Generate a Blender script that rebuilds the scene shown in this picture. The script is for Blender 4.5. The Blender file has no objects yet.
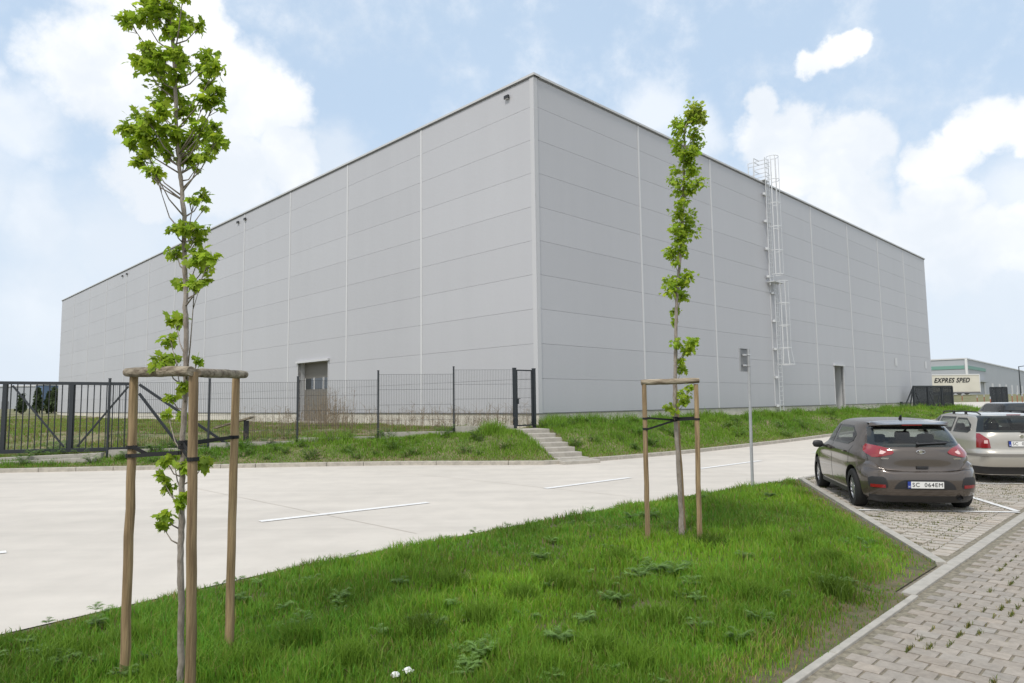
import bpy, bmesh, math, random
import numpy as np
from math import sin, cos, pi, radians, sqrt, atan2
from mathutils import Vector, Matrix

S = bpy.context.scene
COL = S.collection
rng = np.random.default_rng(7)
random.seed(7)

# ------------------------------------------------------------------ camera
F = 687.0; EYE = 1.82; PITCH = radians(5.11); ROLL = radians(0.75)
cf = Vector((0, cos(PITCH), sin(PITCH)))
_U = Vector((0, -sin(PITCH), cos(PITCH))); _X = Vector((1, 0, 0))
cr = cos(ROLL) * _X - sin(ROLL) * _U
cu = cos(ROLL) * _U + sin(ROLL) * _X
CAM = Vector((0, 0, EYE))
cd = bpy.data.cameras.new('camera'); cam = bpy.data.objects.new('camera', cd); COL.objects.link(cam)
cam.matrix_world = Matrix(((cr.x, cu.x, -cf.x, 0), (cr.y, cu.y, -cf.y, 0), (cr.z, cu.z, -cf.z, EYE), (0, 0, 0, 1)))
cd.sensor_width = 36.0; cd.lens = 36.0 * F / 1024.0; cd.clip_start = 0.05; cd.clip_end = 9000
S.camera = cam

def ray(px, py):
    return (cf + cr * ((px - 512) / F) - cu * ((py - 341.5) / F)).normalized()
def gp(px, py, z=0.0):                      # photo pixel -> point of the horizontal plane at height z
    d = ray(px, py); return CAM + d * ((z - EYE) / d.z)
def pt(px, py, Y):                          # photo pixel -> point at distance Y along the view
    d = ray(px, py); return CAM + d * (Y / d.y)

# ------------------------------------------------------------------ light
SUN_EL = radians(56); SUN_AZ = radians(-152)     # azimuth clockwise from +Y: behind the camera, to its left
S.view_settings.view_transform = 'Standard'; S.view_settings.look = 'None'
S.view_settings.gamma = 1.0; S.view_settings.use_curve_mapping = False
S.view_settings.exposure = 0.75
sd = bpy.data.lights.new('sun', 'SUN'); sun = bpy.data.objects.new('sun', sd); COL.objects.link(sun)
sd.energy = 1.5; sd.angle = radians(10); sd.color = (1.0, 0.95, 0.88)
sdir = Vector((sin(SUN_AZ) * cos(SUN_EL), cos(SUN_AZ) * cos(SUN_EL), sin(SUN_EL)))
sun.rotation_euler = (-sdir).to_track_quat('-Z', 'Y').to_euler()
sun.location = sdir * 60

SKY_STRENGTH = 0.10
W = bpy.data.worlds.new('World'); S.world = W; W.use_nodes = True
nt = W.node_tree; nt.nodes.clear(); N = nt.nodes.new; L = nt.links.new
def wn(t, **k):
    n = N(t)
    for a, b in k.items(): setattr(n, a, b)
    return n
def wmath(op, a, b=None, clamp=False):
    n = wn('ShaderNodeMath', operation=op, use_clamp=clamp)
    for i, v in enumerate((a, b)):
        if v is None: continue
        if isinstance(v, (int, float)): n.inputs[i].default_value = v
        else: L(v, n.inputs[i])
    return n.outputs[0]
def wmix(f, a, b):
    n = wn('ShaderNodeMix', data_type='RGBA')
    for k, v in ((0, f), (6, a), (7, b)):
        if isinstance(v, tuple): n.inputs[k].default_value = (*v, 1)
        elif isinstance(v, (int, float)): n.inputs[k].default_value = v
        else: L(v, n.inputs[k])
    return n.outputs[2]
def wramp(v, a, b):
    n = wn('ShaderNodeMapRange', interpolation_type='SMOOTHSTEP'); L(v, n.inputs[0])
    n.inputs[1].default_value = a; n.inputs[2].default_value = b
    n.inputs[3].default_value = 0; n.inputs[4].default_value = 1
    return n.outputs[0]
tc = wn('ShaderNodeTexCoord')
sky = wn('ShaderNodeTexSky', sky_type='NISHITA', sun_disc=False, sun_elevation=SUN_EL, sun_rotation=SUN_AZ,
         altitude=150, air_density=1.0, dust_density=2.0, ozone_density=1.2)
dirn = tc.outputs['Generated']
sep = wn('ShaderNodeSeparateXYZ'); L(dirn, sep.inputs[0])
elev = sep.outputs[2]
def wnoise(scale, detail, rough, src=dirn):
    n = wn('ShaderNodeTexNoise'); L(src, n.inputs['Vector'])
    n.inputs['Scale'].default_value = scale; n.inputs['Detail'].default_value = detail; n.inputs['Roughness'].default_value = rough
    return n
n1 = wnoise(9.0, 6, 0.6)
warp = wn('ShaderNodeVectorMath', operation='MULTIPLY_ADD'); L(n1.outputs['Color'], warp.inputs[0])
warp.inputs[1].default_value = (.10, .10, .10); warp.inputs[2].default_value = (-.05, -.05, -.05)
wd = wn('ShaderNodeVectorMath', operation='ADD'); L(dirn, wd.inputs[0]); L(warp.outputs[0], wd.inputs[1])
# cumulus banks: (px, py, radius) of puffs, turned into directions
PUFF = [(95, 75, 72), (150, 50, 85), (205, 40, 42), (240, 95, 58), (275, 108, 40), (180, 110, 75), (220, 165, 68), (285, 160, 42), (130, 110, 50), (180, 0, 52), (150, 180, 50), (120, -60, 90),
        (856, 49, 18), (838, 61, 22), (823, 72, 16), (770, 100, 23), (756, 142, 32), (768, 120, 24), (790, 125, 34), (795, 165, 55), (862, 140, 34), (830, 150, 42), (850, 200, 60), (920, 162, 28), (952, 152, 32), (985, 130, 36), (1022, 130, 36), (935, 205, 42), (1015, 245, 42), (960, 255, 55), (900, 250, 60), (1075, 150, 60), (1060, 240, 50),
        (-120, 60, 110), (-220, 200, 120), (1200, 150, 110), (1320, 220, 150), (450, -330, 90), (900, -260, 130), (120, -300, 120)]
SOFT = [(700, 135, 40), (655, 116, 44), (870, 260, 120), (1000, 280, 100), (760, 220, 60), (150, 330, 120), (300, 230, 60), (40, 225, 70), (10, 120, 70), (130, 240, 85), (220, 240, 80), (330, 155, 50), (60, 300, 80), (180, 290, 70), (780, 240, 70), (1000, 200, 60), (-40, 180, 90)]
def puffs(lst):
    D = None
    for (px, py, r) in lst:
        v = ray(px, py); k = 1.0 / (1 + ((px - 512) / F) ** 2 + ((py - 341) / F) ** 2) ** 0.5
        ds = wn('ShaderNodeVectorMath', operation='DISTANCE'); L(wd.outputs[0], ds.inputs[0]); ds.inputs[1].default_value = v
        q = wmath('MULTIPLY_ADD', ds.outputs['Value'], -1.0 / (r / F * k)); q.node.inputs[2].default_value = 1.0
        D = q if D is None else wmath('MAXIMUM', D, q)
    return D
D = puffs(PUFF); DS = puffs(SOFT)
# the half of the sky behind the camera: loose broken cloud
nb = wnoise(2.6, 5, 0.55)
bb = wmath('MULTIPLY_ADD', nb.outputs[0], 3.0); bb.node.inputs[2].default_value = -1.2
back = wmath('MULTIPLY', wramp(sep.outputs[1], 0.35, -0.1), bb)
D = wmath('MAXIMUM', D, back)
n2 = wnoise(15.0, 7, 0.62)
dd = wmath('MULTIPLY_ADD', n2.outputs[0], 0.70); dd.node.inputs[2].default_value = -0.31
D2 = wmath('ADD', D, dd)
alpha = wmath('MAXIMUM', wramp(D2, -0.02, 0.44), wmath('MULTIPLY', wramp(wmath('ADD', DS, dd), 0.05, 0.85), 0.6))
n3 = wnoise(5.0, 4, 0.55, wd.outputs[0])
shade = wramp(n3.outputs[0], 0.38, 0.62)
wisp = wnoise(3.5, 6, 0.6)
veil = wmath('MULTIPLY', wramp(wisp.outputs[0], 0.35, 0.85), 0.12)
SKYMUL = 0.86 / SKY_STRENGTH
HZ = lambda r, g, b: (r * SKYMUL, g * SKYMUL, b * SKYMUL)
base = wmix(0.80, sky.outputs[0], HZ(.42, .53, .66))
base = wmix(veil, base, HZ(.56, .64, .72))
haze = wramp(elev, 0.42, 0.02)
base = wmix(wmath('MULTIPLY', haze, 0.9), base, HZ(.545, .60, .665))
cloud = wmix(shade, HZ(.59, .63, .68), HZ(.74, .75, .765))
lowfade = wramp(elev, 0.03, 0.22)
alpha = wmath('MULTIPLY', alpha, wmath('MULTIPLY_ADD', lowfade, 0.75)); 
alpha.node.inputs[1].links[0].from_node.inputs[2].default_value = 0.25
skyc = wmix(alpha, base, cloud)
bg = wn('ShaderNodeBackground'); bg.inputs['Strength'].default_value = SKY_STRENGTH; L(skyc, bg.inputs['Color'])
wo = wn('ShaderNodeOutputWorld'); L(bg.outputs[0], wo.inputs[0])

# ------------------------------------------------------------------ mesh helpers
class MB:
    def __init__(s): s.v = []; s.f = []; s.mi = []; s.cm = 0
    def add(s, vs, fs):
        o = len(s.v); s.v += [tuple(map(float, q)) for q in vs]; s.f += [tuple(i + o for i in f) for f in fs]; s.mi += [s.cm] * len(fs); return s
    def box(s, c, d, rz=0.0, M=None, top=None):
        hx, hy, hz = d[0] / 2, d[1] / 2, d[2] / 2
        P = []
        for z in (-hz, hz):
            k = 1.0 if (z < 0 or top is None) else top
            for x, y in ((-hx, -hy), (hx, -hy), (hx, hy), (-hx, hy)): P.append(Vector((x * k, y * k, z)))
        if M is None: M = Matrix.Rotation(rz, 3, 'Z')
        c = Vector(c); P = [c + M @ p for p in P]
        return s.add(P, [(0, 3, 2, 1), (4, 5, 6, 7), (0, 1, 5, 4), (1, 2, 6, 5), (2, 3, 7, 6), (3, 0, 4, 7)])
    def bar(s, a, b, w, h, up=(0, 0, 1)):         # a box from a to b, w across and h along up
        a, b, up = Vector(a), Vector(b), Vector(up); d = b - a; l = d.length; d.normalize()
        sx = d.cross(up).normalized(); uz = sx.cross(d)
        M = Matrix((d, sx, uz)).transposed()
        return s.box((a + b) / 2, (l, w, h), M=M)
    def tube(s, P, R, n=8, caps=True):            # tapering tube through the points P with radii R
        P = [Vector(p) for p in P]
        if isinstance(R, (int, float)): R = [R] * len(P)
        vs = []; fs = []; ref = None
        for i, p in enumerate(P):
            t = (P[min(i + 1, len(P) - 1)] - P[max(i - 1, 0)]).normalized()
            if ref is None: ref = t.orthogonal().normalized()
            ref = (ref - t * ref.dot(t)).normalized(); bn = t.cross(ref)
            for k in range(n):
                a = 2 * pi * k / n; vs.append(p + (ref * cos(a) + bn * sin(a)) * R[i])
        for i in range(len(P) - 1):
            for k in range(n):
                a, b = i * n + k, i * n + (k + 1) % n; fs.append((a, b, b + n, a + n))
        if caps: fs.append(tuple(range(n - 1, -1, -1))); fs.append(tuple(range((len(P) - 1) * n, len(P) * n)))
        return s.add(vs, fs)
    def prism(s, poly, z0, z1):                   # upright prism over a 2-D outline (counter-clockwise)
        n = len(poly)
        vs = [(x, y, z0) for x, y in poly] + [(x, y, z1) for x, y in poly]
        fs = [tuple(range(n - 1, -1, -1)), tuple(range(n, 2 * n))] + [(i, (i + 1) % n, n + (i + 1) % n, n + i) for i in range(n)]
        return s.add(vs, fs)
    def grid(s, G):                               # rows of points -> quads
        m = len(G[0]); vs = [p for row in G for p in row]
        fs = [(i * m + j, i * m + j + 1, (i + 1) * m + j + 1, (i + 1) * m + j) for i in range(len(G) - 1) for j in range(m - 1)]
        return s.add(vs, fs)
    def ring(s, G):                               # the same, columns closed
        m = len(G[0]); vs = [p for row in G for p in row]
        fs = [(i * m + j, i * m + (j + 1) % m, (i + 1) * m + (j + 1) % m, (i + 1) * m + j) for i in range(len(G) - 1) for j in range(m)]
        return s.add(vs, fs)
    def build(s, name, mat, parent=None, smooth=False, bevel=0.0, loc=None, ang=40):
        me = bpy.data.meshes.new(name); me.from_pydata(s.v, [], s.f); me.validate(); me.update()
        mats = mat if isinstance(mat, (list, tuple)) else [mat]
        for m in mats: me.materials.append(m)
        if len(mats) > 1 and len(me.polygons) == len(s.mi):
            me.polygons.foreach_set('material_index', s.mi)
        if smooth:
            me.polygons.foreach_set('use_smooth', [True] * len(me.polygons))
            me.set_sharp_from_angle(angle=radians(ang))
        o = bpy.data.objects.new(name, me); COL.objects.link(o)
        if parent: o.parent = parent
        if loc is not None: o.location = loc
        if bevel:
            b = o.modifiers.new('bevel', 'BEVEL'); b.width = bevel; b.segments = 2; b.limit_method = 'ANGLE'
        return o
def empty(name, loc=(0, 0, 0), rz=0.0):
    o = bpy.data.objects.new(name, None); COL.objects.link(o); o.location = loc; o.rotation_euler = (0, 0, rz)
    o.empty_display_size = .2; return o
def tag(o, label=None, cat=None, group=None, kind=None):
    if label: o['label'] = label
    if cat: o['category'] = cat
    if group: o['group'] = group
    if kind: o['kind'] = kind
    return o
def copy_tree(o, parent=None):
    c = o.copy(); COL.objects.link(c)
    if parent: c.parent = parent
    for ch in list(o.children): copy_tree(ch, c)
    return c

# ------------------------------------------------------------------ materials
def mat(name, col, rough=0.6, metal=0.0, var=0.0, vscale=4.0, col2=None, bump=0.0, bscale=60.0, coat=0.0, stretch=None, spec=0.5, trans=0.0, attr=None, big=0.0):
    m = bpy.data.materials.new(name); m.use_nodes = True; t = m.node_tree; b = t.nodes['Principled BSDF']
    b.inputs['Roughness'].default_value = rough; b.inputs['Metallic'].default_value = metal
    b.inputs['Specular IOR Level'].default_value = spec
    if coat: b.inputs['Coat Weight'].default_value = coat; b.inputs['Coat Roughness'].default_value = 0.04
    n = t.nodes.new; l = t.links.new
    tcn = n('ShaderNodeTexCoord'); src = tcn.outputs['Object']
    if stretch:
        mp = n('ShaderNodeMapping'); l(src, mp.inputs[0]); mp.inputs['Scale'].default_value = stretch; src = mp.outputs[0]
    c2 = col2 or tuple(c * (1 - var) for c in col)
    out = None
    if var or col2:
        nz = n('ShaderNodeTexNoise'); l(src, nz.inputs['Vector']); nz.inputs['Scale'].default_value = vscale; nz.inputs['Detail'].default_value = 8; nz.inputs['Roughness'].default_value = .62
        rp = n('ShaderNodeMapRange'); l(nz.outputs[0], rp.inputs[0]); rp.inputs[1].default_value = .36; rp.inputs[2].default_value = .64
        mx = n('ShaderNodeMix'); mx.data_type = 'RGBA'; l(rp.outputs[0], mx.inputs[0]); mx.inputs[6].default_value = (*col, 1); mx.inputs[7].default_value = (*c2, 1)
        out = mx.outputs[2]
    if big:
        nz = n('ShaderNodeTexNoise'); l(src, nz.inputs['Vector']); nz.inputs['Scale'].default_value = vscale * .12; nz.inputs['Detail'].default_value = 4
        rp = n('ShaderNodeMapRange'); l(nz.outputs[0], rp.inputs[0]); rp.inputs[1].default_value = .3; rp.inputs[2].default_value = .7; rp.inputs[3].default_value = 1 - big; rp.inputs[4].default_value = 1 + big * .3
        mx = n('ShaderNodeVectorMath'); mx.operation = 'SCALE'
        if out is None: mx.inputs[0].default_value = col
        else: l(out, mx.inputs[0])
        l(rp.outputs[0], mx.inputs['Scale']); out = mx.outputs[0]
    if attr:
        at = n('ShaderNodeAttribute'); at.attribute_name = attr
        mx = n('ShaderNodeMix'); mx.data_type = 'RGBA'; mx.blend_type = 'MULTIPLY'; mx.inputs[0].default_value = 1.0
        if out is None: mx.inputs[6].default_value = (*col, 1)
        else: l(out, mx.inputs[6])
        l(at.outputs['Color'], mx.inputs[7]); out = mx.outputs[2]
    if out is None: b.inputs['Base Color'].default_value = (*col, 1)
    else: l(out, b.inputs['Base Color'])
    if bump:
        nz = n('ShaderNodeTexNoise'); l(src, nz.inputs['Vector']); nz.inputs['Scale'].default_value = bscale; nz.inputs['Detail'].default_value = 6
        bp = n('ShaderNodeBump'); bp.inputs['Strength'].default_value = bump; bp.inputs['Distance'].default_value = .02; l(nz.outputs[0], bp.inputs['Height']); l(bp.outputs[0], b.inputs['Normal'])
    if trans:
        tr = n('ShaderNodeBsdfTranslucent'); ms = n('ShaderNodeMixShader'); ms.inputs[0].default_value = trans
        if out is None: tr.inputs[0].default_value = (*[min(1, c * 1.5) for c in col], 1)
        else:
            sc = n('ShaderNodeVectorMath'); sc.operation = 'SCALE'; l(out, sc.inputs[0]); sc.inputs['Scale'].default_value = 1.5; l(sc.outputs[0], tr.inputs[0])
        l(b.outputs[0], ms.inputs[1]); l(tr.outputs[0], ms.inputs[2]); l(ms.outputs[0], t.nodes['Material Output'].inputs[0])
    return m
M = {}
M['panel'] = mat('panel_silver', (.468, .469, .492), .46, .0, .022, 1.1, bump=.02, bscale=300, attr='tint', stretch=(1, 1, .10), big=.035)
M['panel_gap'] = mat('panel_joint', (.34, .34, .35), .8)
M['trim'] = mat('trim_light', (.60, .60, .61), .45)
M['corner'] = mat('corner_trim', (.50, .50, .515), .45)
M['trim_dark'] = mat('trim_dark', (.17, .17, .175), .5)
M['flash'] = mat('flashing', (.55, .55, .56), .4)
M['plinth'] = mat('plinth_concrete', (.70, .66, .58), .9, 0, .22, 2.2, bump=.25, bscale=40, big=.15)
M['road'] = mat('road_concrete', (.60, .553, .49), .85, 0, .09, 1.3, bump=.12, bscale=120, big=.09)
M['kerb'] = mat('kerb_concrete', (.46, .425, .365), .9, 0, .28, 6, bump=.25, bscale=80)
M['edging'] = mat('edging_concrete', (.42, .395, .35), .9, 0, .2, 8, bump=.2, bscale=90)
M['step'] = mat('step_concrete', (.43, .40, .35), .9, 0, .22, 5, bump=.2, bscale=60)
M['paint'] = mat('road_paint', (.80, .79, .77), .7, 0, .18, 14)
M['paver'] = mat('paver', (.37, .34, .31), .9, 0, .22, 14, bump=.3, bscale=140, attr='tint')
M['joint'] = mat('joint_soil', (.27, .24, .18), 1.0, 0, .5, 16)
M['ground'] = mat('ground_soil_grass', (.23, .19, .11), 1.0, 0, 0, 1.1, col2=(.10, .125, .04), bump=.6, bscale=25)
M['soil'] = mat('lawn_soil', (.15, .115, .07), 1.0, 0, 0, 7, col2=(.075, .085, .035), bump=.7, bscale=40)
M['grass'] = mat('grass_blade', (.150, .245, .026), .55, 0, attr='tint', trans=.35, spec=.25)
M['weed'] = mat('weed_leaf', (.15, .25, .06), .6, 0, attr='tint', trans=.3, spec=.25)
M['dry'] = mat('dry_stalk', (.30, .235, .16), .9, 0, .4, 30)
M['leaf'] = mat('maple_leaf', (.275, .385, .033), .5, 0, attr='tint', trans=.48, spec=.25)
M['bark'] = mat('bark', (.20, .165, .135), .9, 0, 0, 24, col2=(.33, .29, .25), bump=.5, bscale=90, stretch=(1, 1, .35))
M['stake'] = mat('stake_wood', (.40, .285, .155), .8, 0, 0, 42, col2=(.19, .125, .065), bump=.5, bscale=80, stretch=(1, 1, .06), big=.35)
M['log'] = mat('weathered_log', (.42, .36, .27), .85, 0, 0, 30, col2=(.13, .095, .06), bump=.6, bscale=70, stretch=(.16, .6, 1), big=.3)
M['strap'] = mat('strap_black', (.011, .011, .012), .8)
M['fence'] = mat('fence_anthracite', (.020, .025, .030), .5)
M['galv'] = mat('galvanised', (.66, .67, .68), .4, .2, .12, 10)
M['white'] = mat('white_metal', (.72, .72, .72), .5)
M['door'] = mat('door_grey', (.17, .158, .14), .55)
M['void'] = mat('dark_void', (.02, .02, .022), .9)
M['tyre'] = mat('tyre', (.014, .014, .014), .85)
M['rim'] = mat('alloy', (.55, .55, .56), .3, .8)
M['plast'] = mat('black_plastic', (.022, .022, .024), .5)
M['glass'] = mat('car_glass', (.018, .022, .024), .04, 0, coat=.6)
M['red'] = mat('tail_red', (.24, .010, .014), .12, 0, coat=1)
M['redlite'] = mat('tail_pale', (.72, .50, .48), .12, 0, coat=1)
M['chrome'] = mat('chrome', (.75, .75, .76), .12, 1)
M['brown'] = mat('paint_brown_grey', (.098, .080, .068), .26, .5, coat=1)
M['beige'] = mat('paint_champagne', (.47, .445, .395), .30, .45, coat=1)
M['navy'] = mat('paint_dark', (.03, .032, .036), .3, .4, coat=1)
M['plate'] = mat('plate_white', (.78, .78, .76), .4)
M['plateblue'] = mat('plate_blue', (.02, .05, .30), .4)
M['ink'] = mat('ink', (.012, .012, .014), .5)
M['tarp'] = mat('tarpaulin', (.66, .63, .55), .6, 0, .08, .6)
M['farwall'] = mat('far_cladding', (.40, .42, .45), .6, 0, .05, .1)
M['farband'] = mat('far_green_band', (.17, .33, .28), .6)
M['farblue'] = mat('far_blue', (.11, .17, .28), .6)
M['conifer'] = mat('conifer', (.045, .07, .022), .8, attr='tint')
M['orange'] = mat('marker_orange', (.30, .12, .065), .6)
M['paper'] = mat('crumpled_paper', (.78, .78, .76), .8, 0, .15, 30)
M['hill'] = mat('hill', (.10, .13, .09), 1.0)

t_ = M['road'].node_tree; b_ = t_.nodes['Principled BSDF']; src_ = b_.inputs['Base Color'].links[0].from_socket
tc_ = t_.nodes.new('ShaderNodeTexCoord'); mp_ = t_.nodes.new('ShaderNodeMapping'); mp_.inputs['Rotation'].default_value = (0, 0, radians(-45)); mp_.inputs['Scale'].default_value = (.03, 1.0, 1)
nz_ = t_.nodes.new('ShaderNodeTexNoise'); nz_.inputs['Scale'].default_value = 1.7; nz_.inputs['Detail'].default_value = 6; rp_ = t_.nodes.new('ShaderNodeMapRange')
rp_.inputs[1].default_value = .3; rp_.inputs[2].default_value = .6; rp_.inputs[3].default_value = .92; rp_.inputs[4].default_value = 1.0
sc_ = t_.nodes.new('ShaderNodeVectorMath'); sc_.operation = 'SCALE'
for a_, c_ in ((tc_.outputs['Object'], mp_.inputs[0]), (mp_.outputs[0], nz_.inputs['Vector']), (nz_.outputs[0], rp_.inputs[0]), (src_, sc_.inputs[0]), (rp_.outputs[0], sc_.inputs['Scale']), (sc_.outputs[0], b_.inputs['Base Color'])): t_.links.new(a_, c_)
g_ = bpy.data.materials.new('clear_glass'); g_.use_nodes = True; t_ = g_.node_tree; t_.nodes.clear()
tr_ = t_.nodes.new('ShaderNodeBsdfTransparent'); tr_.inputs[0].default_value = (.62, .67, .65, 1); gl_ = t_.nodes.new('ShaderNodeBsdfGlossy'); gl_.inputs['Roughness'].default_value = .02
lw_ = t_.nodes.new('ShaderNodeLayerWeight'); pw_ = t_.nodes.new('ShaderNodeMath'); pw_.operation = 'POWER'; pw_.inputs[1].default_value = 3.5; fr_ = t_.nodes.new('ShaderNodeMath'); fr_.operation = 'MULTIPLY_ADD'; fr_.inputs[1].default_value = .85; fr_.inputs[2].default_value = .05; ms_ = t_.nodes.new('ShaderNodeMixShader'); ou_ = t_.nodes.new('ShaderNodeOutputMaterial')
for a_, c_ in ((lw_.outputs['Facing'], pw_.inputs[0]), (pw_.outputs[0], fr_.inputs[0]), (fr_.outputs[0], ms_.inputs[0]), (tr_.outputs[0], ms_.inputs[1]), (gl_.outputs[0], ms_.inputs[2]), (ms_.outputs[0], ou_.inputs[0])): t_.links.new(a_, c_)
M['clear'] = g_
M['seat'] = mat('seat_cloth', (.03, .03, .033), .9)

def color_attr(me, per_vert):
    a = me.color_attributes.new('tint', 'FLOAT_COLOR', 'POINT')
    c = np.ones((len(me.vertices), 4), np.float32); c[:, :3] = per_vert; a.data.foreach_set('color', c.ravel())

def vnoise(x, y, s, seed=0):                       # smooth value noise, 0..1
    r = np.random.default_rng(seed).random((64, 64))
    x = np.asarray(x, float) / s + 100; y = np.asarray(y, float) / s + 100
    i, j = np.floor(x).astype(int), np.floor(y).astype(int); u, v = x - i, y - j; u = u * u * (3 - 2 * u); v = v * v * (3 - 2 * v)
    g = lambda a, b: r[a % 64, b % 64]
    return (g(i, j) * (1 - u) + g(i + 1, j) * u) * (1 - v) + (g(i, j + 1) * (1 - u) + g(i + 1, j + 1) * u) * v
def raw_mesh(name, verts, faces_flat, counts, m, tint=None, parent=None, smooth=False):
    me = bpy.data.meshes.new(name); nv = len(verts); nf = len(counts)
    me.vertices.add(nv); me.vertices.foreach_set('co', np.ascontiguousarray(verts, np.float32).ravel())
    me.loops.add(len(faces_flat)); me.loops.foreach_set('vertex_index', np.ascontiguousarray(faces_flat, np.int32))
    me.polygons.add(nf); st = np.concatenate([[0], np.cumsum(counts)[:-1]]).astype(np.int32)
    me.polygons.foreach_set('loop_start', st); me.polygons.foreach_set('loop_total', np.asarray(counts, np.int32))
    if smooth: me.polygons.foreach_set('use_smooth', np.ones(nf, bool))
    me.update(calc_edges=True); me.materials.append(m)
    if tint is not None: color_attr(me, tint)
    o = bpy.data.objects.new(name, me); COL.objects.link(o)
    if parent: o.parent = parent
    return o
def blades(name, P, h, w, tint, m, lean=.45, seg2=True, parent=None):      # grass: one bent blade per point
    n = len(P); a = rng.random(n) * 2 * pi; la = rng.random(n) * 2 * pi; ln = rng.random(n) * lean * h
    wx, wy = np.cos(a) * w / 2, np.sin(a) * w / 2; lx, ly = np.cos(la) * ln, np.sin(la) * ln
    z0 = np.zeros(n)
    V = np.empty((n, 5, 3)); 
    V[:, 0] = P + np.stack([-wx, -wy, z0 - .01], 1); V[:, 1] = P + np.stack([wx, wy, z0 - .01], 1)
    V[:, 2] = P + np.stack([wx * .8 + lx * .3, wy * .8 + ly * .3, h * .55], 1); V[:, 3] = P + np.stack([-wx * .8 + lx * .3, -wy * .8 + ly * .3, h * .55], 1)
    V[:, 4] = P + np.stack([lx, ly, h * (1 - .25 * (ln / (h + 1e-6)))], 1)
    b = (np.arange(n) * 5)[:, None]
    fl = (b + np.array([0, 1, 2, 3, 3, 2, 4])[None]).ravel(); cn = np.tile([4, 3], n)
    return raw_mesh(name, V.reshape(-1, 3), fl, cn, m, np.repeat(tint, 5, 0), parent)

# ------------------------------------------------------------------ ground, road, lawn, paving
KERB = np.array([(-60, 18.9), (-30, 19.4), (-14.8, 20.05), (-10.66, 20.39), (-6.68, 20.77), (-3.4, 20.85), (-1.2, 20.55), (.9, 20.3), (2.32, 21.1), (4.2, 22.5), (6.43, 24.3), (10.0, 27.8), (17.3, 35.2), (35, 53), (60, 78), (120, 138)])
NEAR = np.array([(-45, -33), (-28, -16), (-10, .2), (-4.18, 5.76), (-2.45, 8.03), (-1.0, 9.42), (-.2, 10.2), (1.83, 12.1), (4.69, 14.48), (6.55, 15.95), (8, 17.4), (11, 20.4), (17, 26.4), (33, 42.4), (58, 67.4), (120, 129.4)])
def sm(t): t = np.clip(t, 0, 1); return t * t * (3 - 2 * t)
def zroad(x, y):
    s = (np.asarray(x) + np.asarray(y)) * .7071
    return np.interp(s, [-1e4, 30, 36, 90, 100, 145, 1e4], [0, 0, .04, .66, .84, 2.15, 2.3])
def kerb_dist(x, y):
    x = np.asarray(x, float); y = np.asarray(y, float); best = np.full(x.shape, 1e9); sg = np.zeros(x.shape)
    for (a, b) in zip(KERB[:-1], KERB[1:]):
        d = b - a; L2 = d @ d; t = np.clip(((x - a[0]) * d[0] + (y - a[1]) * d[1]) / L2, 0, 1)
        ex, ey = x - a[0] - t * d[0], y - a[1] - t * d[1]; q = np.hypot(ex, ey)
        c = d[0] * (y - a[1]) - d[1] * (x - a[0]); m = q < best - 1e-9
        best = np.where(m, q, best); sg = np.where(m, np.sign(c), sg)
    return best * sg
sdv = Vector((1.22, -2.62, 0)).normalized(); ssd = Vector((-sdv.y, sdv.x, 0)); top_r = Vector((1.04, 23.95, 0)); RUN = 2.95
def on_stairs(x, y, m=.05):
    rx, ry = x - top_r.x, y - top_r.y; u = rx * sdv.x + ry * sdv.y; v = rx * ssd.x + ry * ssd.y
    return (u > -.6 - m) & (u < RUN + m + .2) & (v < m) & (v > -1.04 - m)
def hz(x, y):
    x = np.asarray(x, float); y = np.asarray(y, float); zr = zroad(x, y); dk = kerb_dist(x, y)
    T = np.interp(x, [-16, .6, 1.5], [.27, .82, .92]); YB = np.where((x < .5) & (y < 70), .80, .95); T = T + (YB - T) * sm((dk - 3.0) / 6)
    T = np.where(x > 42, .95 - (.95 - .12) * sm((x - 40) / 8), T)
    T = np.maximum(T, zr + .10) + np.where(x < 0, 1.0 * sm((y - 70) / 55), 0)
    Wd = np.interp(x, [-2, 3], [2.3, 3.2])
    on = .10 + zr * 1 + (np.maximum(T, zr + .1) - zr - .10) * sm(dk / Wd)
    bump = (vnoise(x, y, 1.3, 3) - .5) * .10 * sm((dk - .2) / 1.0)
    return np.where(dk > 0, on + bump - .26 * on_stairs(x, y, .02), zr - .035)
ax = np.concatenate([-np.geomspace(3200, 26, 26), np.arange(-25, 62, .36), np.geomspace(63, 3200, 26)])
ay = np.concatenate([[-400, -150, -60, -25, -10, -4], np.arange(0, 82, .36), np.geomspace(83, 3600, 26)])
GX, GY = np.meshgrid(ax, ay); GK = kerb_dist(GX, GY); GZ = hz(GX, GY) - .16 * sm((1.25 - GK) / .45)
nx = len(ax); idx = np.arange(len(ax) * len(ay)).reshape(len(ay), nx)
fl = np.stack([idx[:-1, :-1], idx[:-1, 1:], idx[1:, 1:], idx[1:, :-1]], -1).reshape(-1)
g = raw_mesh('ground', np.stack([GX, GY, GZ], -1).reshape(-1, 3), fl, np.full(len(fl) // 4, 4), M['ground'], smooth=True); tag(g, kind='structure')

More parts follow.
